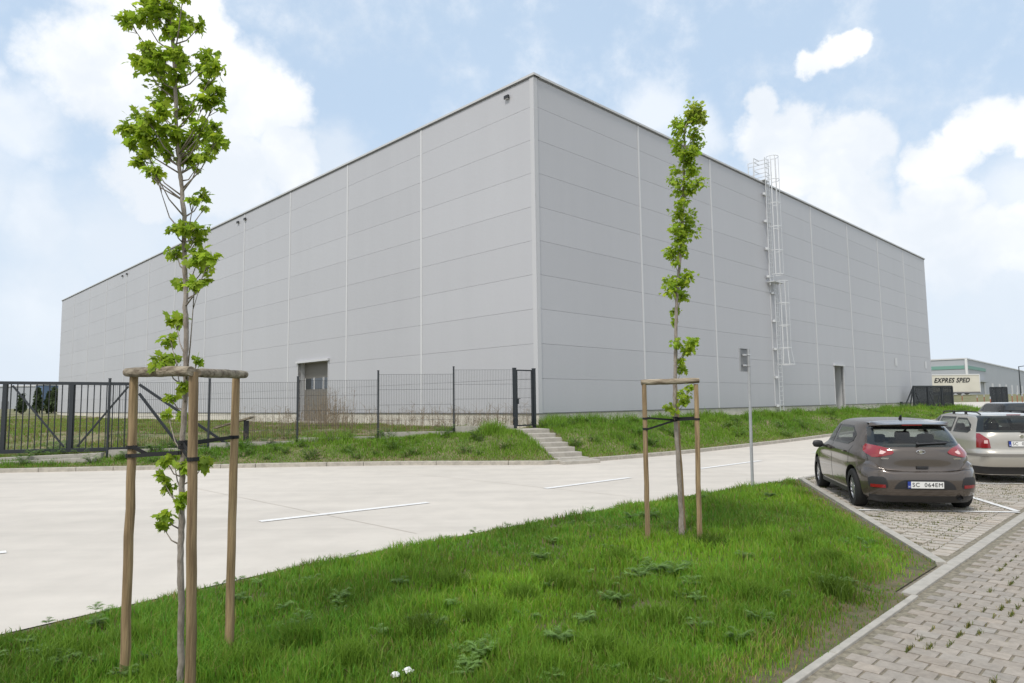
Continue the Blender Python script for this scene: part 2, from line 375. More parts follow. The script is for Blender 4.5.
def ruled(A, B, sub, across, zf):
    A = np.asarray(A, float); B = np.asarray(B, float); rows = []
    for i in range(len(A) - 1):
        for k in range(sub):
            t = k / sub; a = A[i] * (1 - t) + A[i + 1] * t; b = B[i] * (1 - t) + B[i + 1] * t
            rows.append([(*(a * (1 - q) + b * q), 0) for q in np.linspace(0, 1, across)])
    rows.append([(*(A[-1] * (1 - q) + B[-1] * q), 0) for q in np.linspace(0, 1, across)])
    R = np.array(rows); R[..., 2] = zf(R[..., 0], R[..., 1]); return R.tolist()
mb = MB(); mb.grid(ruled(NEAR, KERB, 14, 9, lambda x, y: zroad(x, y) + .004))
rd = mb.build('road', M['road'], smooth=True); tag(rd, kind='structure')
# driveway up to the far gate
mb = MB(); mb.grid(ruled([(46, 64), (58, 76), (66, 84)], [(38, 72), (48, 84), (54, 94)], 8, 6, lambda x, y: np.maximum(zroad(x, y), hz(x, y)) + .05))
tag(mb.build('driveway', M['road'], smooth=True), kind='structure')
# slab joints sawn across the concrete
mb = MB()
def strip_on(P, w, z0):
    P = [np.array(p, float) for p in P]; R = []
    n = max(2, int(np.linalg.norm(P[-1] - P[0]) / .8))
    for q in np.linspace(0, 1, n):
        c = P[0] * (1 - q) + P[-1] * q; d = (P[-1] - P[0]) / np.linalg.norm(P[-1] - P[0]); s_ = np.array([-d[1], d[0]]) * w / 2
        a, b = c - s_, c + s_; R.append([(a[0], a[1], float(zroad(*a)) + z0), (b[0], b[1], float(zroad(*b)) + z0)])
    return R
M['sawn'] = mat('sawn_joint', (.50, .45, .385), .9)
for k in range(-4, 16):
    c = np.array([-2.0, 10.5]) + np.array([.7071, .7071]) * k * 5.0
    if k < 0: c = np.array([-2.0, 10.5]) + np.array([.78, .63]) * k * 5.0
    mb.grid(strip_on([c + np.array([.62, -.62]), c + np.array([-5.3, 5.3])], .013, .008))
tag(mb.build('road_joints', M['sawn']), kind='structure')
# broken centre line
DASH = [((-9.3, 6.65), (-6.5, 8.98)), ((-4.015, 11.05), (-1.59, 12.9)), ((.656, 14.74), (2.772, 16.62)), ((4.97, 18.56), (7.35, 20.72)), ((10.2, 23.6), (12.5, 26)), ((15.4, 29), (17.7, 31.4)), ((20.6, 34.4), (22.9, 36.8)), ((26, 40), (28.3, 42.4))]
mb = MB()
for a, b in DASH: mb.grid(strip_on([a, b], .165, .013))
tag(mb.build('road_marking', M['paint']), kind='structure')
# far kerb, laid from separate stones
mb = MB()
P = [np.array(p) for p in KERB]
for a, b in zip(P[1:-2], P[2:-1]):
    L_ = np.linalg.norm(b - a); n = max(1, int(round(L_ / 1.0)))
    for k in range(n):
        p0, p1 = a + (b - a) * (k / n), a + (b - a) * ((k + 1) / n); d = (p1 - p0) / np.linalg.norm(p1 - p0); nn = np.array([-d[1], d[0]])
        if k == n - 1: p1 = p1 + d * .015
        z = float(zroad(*p0)); c0 = p0 + nn * .075; c1 = p1 + nn * .075 - d * .012
        mb.bar((c0[0], c0[1], z + .035 + random.uniform(-.004, .004)), (c1[0], c1[1], float(zroad(*p1)) + .035), .15, .17)
tag(mb.build('kerb', M['kerb'], bevel=.012), kind='structure')

mb = MB(); VR = []
KP = [np.array(p) for p in KERB[1:-2]]; KN = []
for i in range(len(KP)):
    d = KP[min(i + 1, len(KP) - 1)] - KP[max(i - 1, 0)]; d = d / np.linalg.norm(d); KN.append(np.array([-d[1], d[0]]))
for i in range(len(KP) - 1):
    m_ = max(2, int(np.linalg.norm(KP[i + 1] - KP[i]) / .3))
    for k in range(m_):
        t = k / m_; c = KP[i] * (1 - t) + KP[i + 1] * t; nn = KN[i] * (1 - t) + KN[i + 1] * t
        VR.append([(*(c + nn * q), 0) for q in (.13, .3, .5, .75, 1.05, 1.35, 1.65)])
VR = np.array(VR); VR[..., 2] = hz(VR[..., 0], VR[..., 1]) + .004; VR[:, -1, 2] -= .06
mb.grid(VR.tolist()); tag(mb.build('verge', M['ground'], smooth=True), kind='structure')

# lawn
NL = [(-10, .25), (-4.14, 5.72), (-2.41, 7.99), (-.96, 9.38), (1.87, 12.06), (4.7, 14.4), (6.4, 15.75)]
RL = [(-6.8, -3.95), (1.75, 4.60), (3.60, 6.46), (3.56, 6.63), (4.58, 7.64), (5.70, 12.7), (6.43, 15.7)]
def edge_dist(x, y, P):
    x = np.asarray(x, float); y = np.asarray(y, float); best = np.full(x.shape, 1e9); P = [np.array(p) for p in P]; P.append(P[0])
    for a, b in zip(P[:-1], P[1:]):
        d = b - a; t = np.clip(((x - a[0]) * d[0] + (y - a[1]) * d[1]) / (d @ d), 0, 1); best = np.minimum(best, np.hypot(x - a[0] - t * d[0], y - a[1] - t * d[1]))
    return best
LP_ = NL + RL[::-1]
def lawn_z(x, y): return .010 + sm((edge_dist(x, y, LP_) - .05) / .5) * (.03 + .035 * vnoise(x, y, .9, 5) + .03 * vnoise(x, y, 2.6, 6))
mb = MB(); mb.grid(ruled(NL, RL, 30, 60, lawn_z)); tag(mb.build('lawn', M['soil'], smooth=True), kind='structure')

# paving: block by block
A_ = np.array([.7071, .7071]); B_ = np.array([-.7071, .7071])
def ab(a, b): return A_ * a + B_ * b
mb = MB(); mb.grid([[(*ab(a, b), float(zroad(*ab(a, b))) - .006) for b in (-6, -2, 2.0, 6.66)] for a in np.arange(.5, 46, 1.5)])
tag(mb.build('paving_bed', M['joint']), kind='structure')
def pave(name, a0, a1, b0, b1, la, lb, ga, gb, keep, tone, jit=.05, turned=False):
    mb = MB(); cols = []; row = 0; b = b0
    while b + lb <= b1 + 1e-3:
        a = a0 - (la + ga) * (.5 if row % 2 else 0)
        while a < a1:
            c = ab(b + lb / 2, a + la / 2) if turned else ab(a + la / 2, b + lb / 2)
            if keep(c):
                z = float(zroad(*c)); M3 = Matrix.Rotation(radians(135 if turned else 45), 3, 'Z') @ Matrix.Rotation(random.gauss(0, .004), 3, 'X') @ Matrix.Rotation(random.gauss(0, .004), 3, 'Y')
                mb.box((c[0], c[1], z - .03 + random.gauss(0, .0022)), (la, lb, .066), M=M3, top=.985)
                k = random.gauss(1, jit); w = random.gauss(0, .012); cols += [(tone[0] * k * (1 + w), tone[1] * k, tone[2] * k * (1 - w))] * 8
            a += la + ga
        b += lb + gb; row += 1
    o = mb.build(name, M['paver']); color_attr(o.data, np.array(cols)); tag(o, kind='structure'); return o
def left_of_lawn(c):                                  # True right of the lawn's concrete edge
    a, b = np.array((4.63, 7.68)), np.array((6.56, 15.95)); d = b - a; return (d[0] * (c[1] - a[1]) - d[1] * (c[0] - a[0])) < -.9
pave('sidewalk', -5.5, 1.96, 1.0, 19, .172, .138, .016, .006, lambda c: (c[1] - c[0]) * .7071 < 1.90, (.93, .895, .835), .05, True)
pave('parking_bay', 8, 40, 2.20, 6.6, .160, .19, .046, .008, left_of_lawn, (1.22, 1.19, 1.12))
mb = MB()
for k in range(34):
    a = 7.2 + k * 1.0; c = ab(a + .5, 2.06); mb.box((c[0], c[1], float(zroad(*c)) - .035 + random.uniform(-.003, .003)), (.988, .12, .10), rz=radians(45))
for k in range(9):
    a = 7.2 - (k + 1) * 1.0; c = ab(a + .5, 2.0); mb.box((c[0], c[1], -.045 + random.uniform(-.003, .003)), (.99, .06, .12), rz=radians(45))
p0, p1 = np.array((4.60, 7.66)), np.array((6.52, 15.95)); n = 9
for k in range(n):
    a, b = p0 + (p1 - p0) * k / n, p0 + (p1 - p0) * (k + 1) / n - (p1 - p0) / n * .012
    mb.bar((a[0] + .04, a[1], .0), (b[0] + .04, b[1], .0), .11, .08)
for k in range(30):
    c = ab(16.6 + k, 6.66); mb.box((c[0], c[1], float(zroad(*c)) - .036), (.988, .12, .1), rz=radians(45))
tag(mb.build('edging', M['edging'], bevel=.006), kind='structure')
mb = MB()
def paintline(a, b, w=.10):
    a, b = np.array(a), np.array(b); mb.grid([[tuple(q) for q in r] for r in strip_on([a, b], w, .013)])
CD = np.array((.208, .978))
for k in range(5):
    o_ = A_ * 4.78 * k
    paintline(np.array((5.62, 11.42)) + o_, np.array((7.92, 10.98)) + o_); paintline(np.array((7.96, 11.08)) + o_, np.array((7.96, 11.08)) + o_ + CD * 5.0)
tag(mb.build('bay_marking', M['paint']), kind='structure')

# ------------------------------------------------------------------ warehouse
TH = radians(45.3); CX, CY = 1.0, 26.75; ZB, ZT = 1.418, 15.03
DR = Vector((sin(TH), cos(TH), 0)); DL = Vector((-cos(TH), sin(TH), 0))
FACE = {'left': (DL, -DR, 79.8, 6.65), 'right': (DR, -DL, 54.3, 6.79)}
BAYS = {'left': [0] + [7.45 + 6.62 * k for k in range(11)] + [79.8], 'right': [0] + [7.25 + 6.73 * k for k in range(7)] + [54.3]}
def fp(w, t, z, o=0.0):
    D_, n_, *_ = FACE[w]; return Vector((CX, CY, z)) + D_ * t + n_ * o
def fbox(mb, w, t0, t1, z0, z1, o0, o1):
    D_, n_, *_ = FACE[w]; MM = Matrix((D_, n_, Vector((0, 0, 1)))).transposed()
    if MM.determinant() < 0: MM = Matrix((-D_, n_, Vector((0, 0, 1)))).transposed()
    return mb.box(fp(w, (t0 + t1) / 2, (z0 + z1) / 2, (o0 + o1) / 2), (t1 - t0, o1 - o0, z1 - z0), M=MM)
def minus(r, d):                                      # rectangle r without the door opening d
    t0, t1, z0, z1 = r; a, b, c, e = d
    if t1 <= a or t0 >= b or z1 <= c or z0 >= e: return [r]
    out = []
    if t0 < a: out.append((t0, a, z0, z1))
    if t1 > b: out.append((b, t1, z0, z1))
    if z1 > e: out.append((max(t0, a), min(t1, b), e, z1))
    return out
wh = empty('warehouse', (CX, CY, .95)); tag(wh, 'huge light grey sandwich panel warehouse filling the middle of the photo', 'warehouse')
def P_(mb, name, m, parent=wh, **k):
    o = mb.build(name, m, None, **k); o.parent = parent
    root = wh.location
    if parent is wh: o.matrix_parent_inverse = Matrix.Translation(-root)
    return o
DOOR = {'left': (15.94, 19.4, .0, 4.30), 'right': (30.2, 31.9, .0, 4.12)}
rows = [ZB, 2.755] + [2.755 + 1.375 * k for k in range(1, 9)] + [ZT - .05]
for w in ('left', 'right'):
    D_, n_, LEN, bay = FACE[w]; mb = MB(); cols = []
    BY = BAYS[w]; nb_ = len(BY) - 1
    for i in range(nb_):
        for j in range(len(rows) - 1):
            r = (BY[i] + .03, BY[i + 1] - .03, rows[j] + .0045, rows[j + 1] - .0045)
            k = random.gauss(1, .012)
            for q in minus(r, DOOR[w]):
                fbox(mb, w, q[0], q[1], q[2], q[3], -.05, 0.0); cols += [(k, k, k)] * 8
    o = P_(mb, 'wall_cladding', M['panel']); color_attr(o.data, np.array(cols))
    mb = MB()
    for q in minus((.06, LEN - .06, .2, ZT - .1), DOOR[w]): fbox(mb, w, q[0], q[1], q[2], q[3], -.16, -.058)
    P_(mb, 'wall_frame', M['panel_gap'])
    mb = MB()
    for q in minus((.03, LEN - .0, .2, ZB - .035), DOOR[w]): fbox(mb, w, q[0], q[1], q[2], q[3], -.056, -.022)
    P_(mb, 'plinth', M['plinth'])
    mb = MB()
    for q in minus((.03, LEN, ZB - .035, ZB - .002), DOOR[w]): fbox(mb, w, q[0], q[1], q[2], q[3], -.055, .022)
    P_(mb, 'base_trim', M['trim_dark'])
    for i in range(1, nb_):
        a, b = BY[i] - .055, BY[i] + .055; z0 = ZB
        mb = MB(); fbox(mb, w, a, b, z0, ZT - .08, .002, .020); P_(mb, 'joint_strip', M['trim'])
    mb = MB(); fbox(mb, w, -.10 if w == 'left' else -.0, LEN + .05, ZT - .02, ZT + .07, -.3, .08); P_(mb, 'roof_edge', M['flash'])
    mb = MB(); fbox(mb, w, -.04 if w == 'left' else -.0, LEN + .03, ZT - .07, ZT - .022, -.05, .04); P_(mb, 'eaves_trim', M['trim_dark'])
mb = MB()
fbox(mb, 'left', -.025, .20, ZB - .01, ZT - .05, .003, .025); fbox(mb, 'right', .0, .20, ZB - .01, ZT - .05, .003, .025)
P_(mb, 'corner_trim', M['corner'])
mb = MB(); a, b, c, d = (fp('left', .2, 0, -.2), fp('right', 54.2, 0, -.2), fp('right', 54.2, 0, -.2) + DL * 79.4, fp('left', 79.6, 0, -.2))
mb.prism([(q.x, q.y) for q in (a, b, c, d)], ZT - .06, ZT + .02); P_(mb, 'roof', M['panel_gap'])
mb = MB()
for p, q in ((b, c), (c, d)):
    mb.bar((p.x, p.y, 7.7), (q.x, q.y, 7.7), .15, 14.3)
P_(mb, 'back_wall', M['panel_gap'])
# sectional door in its recess
t0, t1, _, zt = DOOR['left']; RD = -.42
mb = MB(); fbox(mb, 'left', t0, t1, .86, zt, RD - .06, RD); sdoor = P_(mb, 'sectional_door', M['door'])
for z in (1.85, 2.72, 3.45): 
    mb = MB(); fbox(mb, 'left', t0 + .02, t1 - .02, z - .006, z + .006, RD + .001, RD + .006); o = mb.build('door_seam', M['trim_dark']); o.parent = sdoor
for k in range(3):
    a = t0 + .22 + k * 1.08; mb = MB(); fbox(mb, 'left', a, a + .92, 2.78, 3.40, RD + .002, RD + .012); o = mb.build('door_window', M['glass']); o.parent = sdoor
    fr = .05
    for q in ((a - fr, a, 2.74, 3.44), (a + .92, a + .92 + fr, 2.74, 3.44)):
        mb = MB(); fbox(mb, 'left', *q, RD + .002, RD + .02); o = mb.build('window_frame', M['trim']); o.parent = sdoor
mb = MB(); fbox(mb, 'left', t0 - .06, t0, .86, zt, RD, .03); P_(mb, 'door_jamb', M['flash']); mb = MB(); fbox(mb, 'left', t1, t1 + .06, .86, zt, RD, .03); P_(mb, 'door_jamb', M['flash'])
mb = MB(); fbox(mb, 'left', t0 - .15, t1 + .15, zt, zt + .12, RD, .12); P_(mb, 'door_canopy', M['flash'])
mb = MB(); fbox(mb, 'left', t0 - .02, t1 + .02, .80, .93, RD, .25); P_(mb, 'door_sill', M['step'])
t0, t1, _, zt = DOOR['right']; RD = -.6
mb = MB(); fbox(mb, 'right', t0, t1, .9, zt, RD - .06, RD); pd = P_(mb, 'side_door', M['door'])
mb = MB(); fbox(mb, 'right', t1 - .35, t1 - .2, 1.95, 2.02, RD + .002, RD + .06); o = mb.build('handle', M['chrome']); o.parent = pd
mb = MB(); fbox(mb, 'right', t0 - .06, t0, .9, zt, RD, .03); P_(mb, 'door_jamb', M['flash']); mb = MB(); fbox(mb, 'right', t1, t1 + .06, .9, zt, RD, .03); P_(mb, 'door_jamb', M['flash'])
mb = MB(); fbox(mb, 'right', t0 - .12, t1 + .12, zt, zt + .1, RD, .12); P_(mb, 'door_canopy', M['flash'])
# floodlights and small plates
for w, t, z, s_ in (('left', 1.48, 14.6, .26), ('left', 28.3, 14.6, .26), ('left', 27.15, 14.6, .26), ('left', 53.6, 14.6, .26), ('left', 55.0, 14.6, .26)):
    mb = MB(); fbox(mb, w, t - s_ / 2, t + s_ / 2, z - .09, z + .05, .04, .12); fbox(mb, w, t - .05, t + .05, z - .05, z + .03, .002, .04); lamp = P_(mb, 'wall_light', M['plast'])
    mb = MB(); fbox(mb, w, t - s_ / 2 + .03, t + s_ / 2 - .03, z - .102, z - .092, .05, .11); o = mb.build('lamp_glass', M['white']); o.parent = lamp
for t in (43.6, 52.2):
    mb = MB(); fbox(mb, 'right', t, t + .55, 4.5, 5.15, .022, .03); P_(mb, 'wall_plate', M['trim'])
# roof ladder with safety cage
lad = empty('access_ladder', fp('right', 21.2, 1.0, .2)); lad.parent = wh; lad.matrix_parent_inverse = Matrix.Translation(-wh.location)
LI = Matrix.Translation(-Vector(lad.location))
def LP(mb, name, m=None):
    o = mb.build(name, m or M['galv']); o.parent = lad; o.matrix_parent_inverse = LI; return o
def lsec(tc_, z0, z1, c0, flare):
    for s_ in (-.24, .24):
        mb = MB(); mb.bar(fp('right', tc_ + s_, z0, .22), fp('right', tc_ + s_, z1, .22), .05, .035, up=FACE['right'][1]); LP(mb, 'rail')
    z = z0 + .25
    while z < z1 - .05:
        mb = MB(); mb.tube([fp('right', tc_ - .24, z, .22), fp('right', tc_ + .24, z, .22)], .018, 6); z += .28; LP(mb, 'rung')
    z = z0 + .5
    while z < min(z1, ZT):
        mb = MB()
        for s_ in (-.24, .24): mb.bar(fp('right', tc_ + s_, z, .0), fp('right', tc_ + s_, z, .22), .06, .05)
        mb.bar(fp('right', tc_ - .36, z, .05), fp('right', tc_ + .24, z, .05), .06, .06); mb.box(fp('right', tc_ - .36, z, .12), (.14, .14, .14)); z += 1.7; LP(mb, 'wall_bracket')
    mb = MB(); ang = [radians(a) for a in np.linspace(-150, 150, 7)]
    def hoop(z, R): return [fp('right', tc_ + R * sin(a) , z, .22 + .36 + R * cos(a)) for a in np.linspace(-2.3, 2.3, 15)]
    zs = list(np.linspace(c0 + (1.0 if flare else 0), z1 - .05, max(3, int((z1 - c0) / 1.05))))
    for z in zs:
        H = hoop(z, .37)
        for p, q in zip(H[:-1], H[1:]): mb.bar(p, q, .008, .045)
    if flare:
        H = hoop(c0, .52)
        for p, q in zip(H[:-1], H[1:]): mb.bar(p, q, .01, .05)
    for a in (-2.2, -1.45, -.75, 0, .75, 1.45, 2.2):
        f_ = lambda z, R: fp('right', tc_ + R * sin(a), z, .58 + R * cos(a))
        mb.bar(f_(zs[0], .37), f_(z1 - .03, .37), .035, .008, up=(f_(zs[0], .37) - f_(zs[0], 0)))
        if flare: mb.bar(f_(c0, .52), f_(zs[0], .37), .035, .008, up=(f_(zs[0], .37) - f_(zs[0], 0)))
    LP(mb, 'safety_cage')
lsec(21.1, .95, 9.0, 3.9, True); lsec(20.55, 8.7, 16.6, 9.3, False)
mb = MB(); fbox(mb, 'right', 20.25, 21.5, 8.86, 8.90, .05, .55); LP(mb, 'platform')
mb = MB()
for s_ in (-.35, .35):
    for z in (15.6, 16.15, 16.4): mb.bar(fp('right', 20.55 + s_, z, .25), fp('right', 20.55 + s_, z, -.8), .035, .035)
    for o_ in (-.8,): mb.bar(fp('right', 20.55 + s_, 15.0, o_), fp('right', 20.55 + s_, 16.4, o_), .04, .04, up=(1, 0, 0))
for z in (15.6, 16.15, 16.4): mb.bar(fp('right', 20.2, z, -.1), fp('right', 19.5, z, -.1), .035, .035)
for t in (19.5,): mb.bar(fp('right', t, 15.05, -.1), fp('right', t, 16.4, -.1), .04, .04, up=(1, 0, 0))
LP(mb, 'roof_guard_rail')
mb = MB(); fbox(mb, 'right', 20.2, 20.9, ZT + .13, ZT + .18, -1.5, .2); LP(mb, 'walkway')

# ------------------------------------------------------------------ concrete stairs
st = empty('concrete_stairs', (1.7, 22.5, 0)); tag(st, 'flight of pale concrete steps cut into the grass bank up to the pedestrian gate', 'stairs')
NS = 7
STEPS = []
for k in range(NS):
    z1 = .93 - k * .13; a = k * RUN / NS; ln = RUN / NS + .06
    if k == 0: a -= .55; ln += .55
    c = top_r + sdv * (a + ln / 2) - ssd * .52
    c = Vector((c.x, c.y, z1 - .17)); mb = MB(); mb.box(Vector((0, 0, 0)), (ln, 1.04, .34), rz=atan2(sdv.y, sdv.x))
    o = mb.build('step', M['step'], bevel=.015); o.parent = st; o.location = c - st.location; STEPS.append(c)
mb = MB(); c = top_r + sdv * (RUN + .28) - ssd * .55; mb.box((c.x, c.y, .04), (.6, 1.25, .12), rz=atan2(sdv.y, sdv.x)); tag(mb.build('landing_slab', M['step'], bevel=.01), kind='structure')

# ------------------------------------------------------------------ fence, gates
FP = [(107, 21.6, 379, 456), (208, 22.3, 379, 450), (297, 23.0, 377, 446), (378, 23.4, 371, 440), (454, 23.8, 367, 435), (515, 24.2, 369, 428)]
posts = []
for px, Y, yt, yb in FP:
    b = pt(px, yb, Y); t = pt(px, yt, Y); posts.append((b.x, b.y, b.z, t.z))
fe = empty('mesh_fence', (posts[0][0], posts[0][1], posts[0][2])); tag(fe, 'dark welded mesh fence on slim posts stepping up to the corner of the warehouse', 'fence')
FI = Matrix.Translation(-Vector(fe.location))
def FPT(mb, name, m=None, par=fe, inv=FI, **k):
    o = mb.build(name, m or M['fence'], **k); o.parent = par; o.matrix_parent_inverse = inv; return o
for k, (x, y, zb, zt_) in enumerate(posts[:5]):
    mb = MB(); mb.box((x, y, (zb + zt_) / 2 - .15), (.058, .058, zt_ - zb + .3), rz=.1); mb.box((x, y, zt_ + .012), (.07, .07, .025), rz=.1); FPT(mb, 'post')
def wires(mb, a, b, z0, z1, sp=.055, r=.0040, hz_=5):
    a, b = Vector((a[0], a[1], 0)), Vector((b[0], b[1], 0)); n = int((b - a).length / sp); d = (b - a) / n
    for k in range(1, n):
        p = a + d * k; mb.tube([(p.x, p.y, z0), (p.x, p.y, z1)], r, 3, caps=False)
    for q in np.linspace(0, 1, hz_):
        z = z0 + (z1 - z0) * q; mb.tube([(a.x, a.y, z), (b.x, b.y, z)], r * 1.2, 3, caps=False)
    return mb
for k in range(5):
    p, q = posts[k], posts[k + 1]
    zt_ = p[3] - .12 if k < 4 else q[3] - .03; zb = max(p[2], q[2]) + .02
    if k == 4: zt_ = p[3] - .10
    FPT(wires(MB(), p, q, zb, zt_), 'mesh_panel')
    mb = MB(); d = Vector((q[0] - p[0], q[1] - p[1], 0)).normalized(); s_ = Vector((-d.y, d.x, 0)) * -.03
    zz = (p[2] + q[2]) / 2 + (.08 if k else .02)
    a = Vector((p[0], p[1], zz)) + d * .04; b = Vector((q[0], q[1], zz)) - d * .04
    mb.bar(a, b, .05, .24); FPT(mb, 'base_board', M['edging'], bevel=.008)
# low concrete strip that runs on beneath the sliding gate
mb = MB(); a = pt(-140, 466, 21.2); b = Vector((posts[0][0] - .1, posts[0][1] - .05, .34)); a.z = .10
mb.bar(a, b, .22, .22); mb.bar(a + Vector((0, -.35, -.1)), b + Vector((0, -.35, -.1)), .12, .2)
tag(mb.build('gate_footing', M['edging'], bevel=.01), kind='structure')
# pedestrian gate
pg = posts[5]; g1 = pt(533.5, 428, 24.75); gt = empty('pedestrian_gate', (pg[0], pg[1], pg[2])); tag(gt, 'narrow anthracite mesh gate with lock at the top of the concrete steps', 'gate')
GI = Matrix.Translation(-Vector(gt.location)); gd = Vector((g1.x - pg[0], g1.y - pg[1], 0)); gl = gd.length; gd.normalize(); gz0, gz1 = pg[2] - .02, pg[3]
rz = atan2(gd.y, gd.x); g0 = Vector((pg[0], pg[1], 0))
for q in (0, gl + .05):
    p = g0 + gd * q; mb = MB(); mb.box((p.x, p.y, (gz0 + gz1) / 2 - .1), (.10, .10, gz1 - gz0 + .25), rz=rz); mb.box((p.x, p.y, gz1 + .03), (.11, .11, .03), rz=rz); FPT(mb, 'gate_post', par=gt, inv=GI)
mb = MB(); i0, i1 = g0 + gd * .10, g0 + gd * (gl - .05)
for p in (i0, i1): mb.bar((p.x, p.y, gz0 + .08), (p.x, p.y, gz1 - .02), .045, .045, up=gd)
for z in (gz0 + .1, gz1 - .04): mb.bar((i0.x, i0.y, z), (i1.x, i1.y, z), .045, .045)
FPT(mb, 'gate_frame', par=gt, inv=GI); FPT(wires(MB(), i0, i1, gz0 + .1, gz1 - .04, hz_=7), 'gate_mesh', par=gt, inv=GI)
mb = MB(); p = i0 + gd * .03; mb.box((p.x, p.y, (gz0 + gz1) / 2 - .1), (.07, .09, .18), rz=rz); mb.bar((p.x, p.y - .06, (gz0 + gz1) / 2), (p.x + gd.x * .14, p.y - .06 + gd.y * .14, (gz0 + gz1) / 2), .02, .02); FPT(mb, 'lock', par=gt, inv=GI)
# sliding gate
sl = empty('sliding_gate', (-13, 22.2, .4)); tag(sl, 'long dark steel sliding gate with vertical bars and a braced triangular tail', 'gate')
SI = Matrix.Translation(-Vector(sl.location))
ga, gb = pt(-230, 451, 21.9), pt(140, 445, 22.55); gdir = Vector((gb.x - ga.x, gb.y - ga.y, 0)); 
zt0, zt1 = pt(-230, 381, 21.9).z, pt(140, 384, 22.55).z; zb0, zb1 = .42, .50
def gq(px):                                            # where the gate's line is met by the view through column px
    d = ray(px, 400); A2 = np.array([[d.x, -gdir.x], [d.y, -gdir.y]]); k, t = np.linalg.solve(A2, np.array([ga.x, ga.y])); return t
def gpt(t, q): return Vector((ga.x + gdir.x * t, ga.y + gdir.y * t, (zb0 + (zb1 - zb0) * t) * (1 - q) + (zt0 + (zt1 - zt0) * t) * q))
t_end = gq(132); t_tail = gq(229)
def SP(mb, name, m=None): return FPT(mb, name, m, sl, SI)
mb = MB(); mb.bar(gpt(0, 1), gpt(t_end, 1), .09, .10); SP(mb, 'top_rail')
mb = MB(); mb.bar(gpt(0, 0), gpt(t_tail, 0), .12, .12); SP(mb, 'bottom_rail')
for px, w_ in ((-200, .12), (-62, .12), (5, .13), (72, .13), (131, .09)):
    t = gq(px); mb = MB(); mb.bar(gpt(t, 0), gpt(t, 1), .09, w_, up=gdir); SP(mb, 'stile')
mb = MB(); u = gdir.normalized(); n_b = int(gdir.length * t_end / .20)
for k in range(n_b):
    t = t_end * k / n_b; mb.bar(gpt(t, 0), gpt(t, 1), .025, .025, up=u)
SP(mb, 'bars')
for a, b in ((12, 66), (128, 79), (-4, -58), (-70, -120)):
    mb = MB(); mb.bar(gpt(gq(a), .96), gpt(gq(b), .05), .04, .05); SP(mb, 'brace')
for a, qa, b, qb in ((139, .99, 229, .03), (139, .85, 180, .04)):
    mb = MB(); mb.bar(gpt(gq(a), qa), gpt(gq(b), qb), .06, .08); SP(mb, 'tail_brace')
# a short bollard with a sloping plank behind the fence
bo = pt(246, 436, 24.6); pr = empty('plank_prop', (bo.x, bo.y, bo.z)); tag(pr, 'short dark post propping a weathered plank in the yard behind the mesh fence', 'post')
BI = Matrix.Translation(-bo); mb = MB(); mb.box((bo.x, bo.y, bo.z + .17), (.17, .17, .75), rz=.3); FPT(mb, 'post', M['plast'], pr, BI)
mb = MB(); mb.bar((bo.x - 1.1, bo.y, bo.z + .30), (bo.x + .22, bo.y - .05, bo.z + .66), .34, .06); FPT(mb, 'plank', M['log'], pr, BI)

# ------------------------------------------------------------------ young maples on their stakes
_lang = [-150, -105, -80, -48, -26, 0, 26, 48, 80, 105, 150]; _lr = [.36, .66, .52, .88, .66, 1.0, .66, .88, .52, .66, .36]
LEAF = np.array([(0, 0, 0)] + [(r * sin(radians(a)), r * cos(radians(a)) + .0, 0) for a, r in zip(_lang, _lr)])
LEAF[:, 2] = -.22 * (LEAF[:, 0] ** 2 + np.maximum(LEAF[:, 1], 0) ** 2) + .10 * np.abs(LEAF[:, 0])
LF = np.array([(0, i, i + 1) for i in range(1, 11)])
def leaves(name, C, R, per, size, parent, inv, warm, wind=(0, 0)):
    V = []; Fc = []; T = []; o = 0
    for (c, r, pale) in zip(C, R, warm):
        for k in range(int(per * (r / np.mean(R)) ** 1.5) + 1):
            q = rng.normal(0, 1, 3); q /= np.linalg.norm(q); p = np.array(c) + q * r * (rng.random() ** .6 * 1.0 if rng.random() < .80 else rng.uniform(.9, 1.5)) * np.array([1, 1, .8])
            s_ = size * rng.uniform(.4, 1.3)
            out = q * .8 + rng.normal(0, .5, 3) + np.array([wind[0], wind[1], -.35]); out /= np.linalg.norm(out)
            up = np.array([0, 0, 1.0]) + rng.normal(0, .45, 3) + np.array([0, -.25, 0]); xv = np.cross(out, up); xv /= np.linalg.norm(xv); zv = np.cross(xv, out)
            B = np.stack([xv, out, zv], 1); curl = rng.uniform(.4, 2.2)
            L_ = LEAF.copy(); L_[:, 2] *= curl; L_[:, 0] *= rng.uniform(.7, 1.0)
            V.append(p + (L_ * s_) @ B.T); Fc.append(LF + o); o += len(LEAF)
            g_ = rng.uniform(.68, 1.25); yl = rng.uniform(-.12, .2) + pale
            T.append(np.tile([(g_ * (1 + yl * 1.1)), g_ * (1 + yl * .45), g_ * (1 + pale * 4)], (len(LEAF), 1)))
    V = np.concatenate(V); Fc = np.concatenate(Fc)
    ob = raw_mesh(name, V, Fc.ravel(), np.full(len(Fc), 3), M['leaf'], np.clip(np.concatenate(T), 0, 3), smooth=True)
    ob.parent = parent; ob.matrix_parent_inverse = inv; return ob
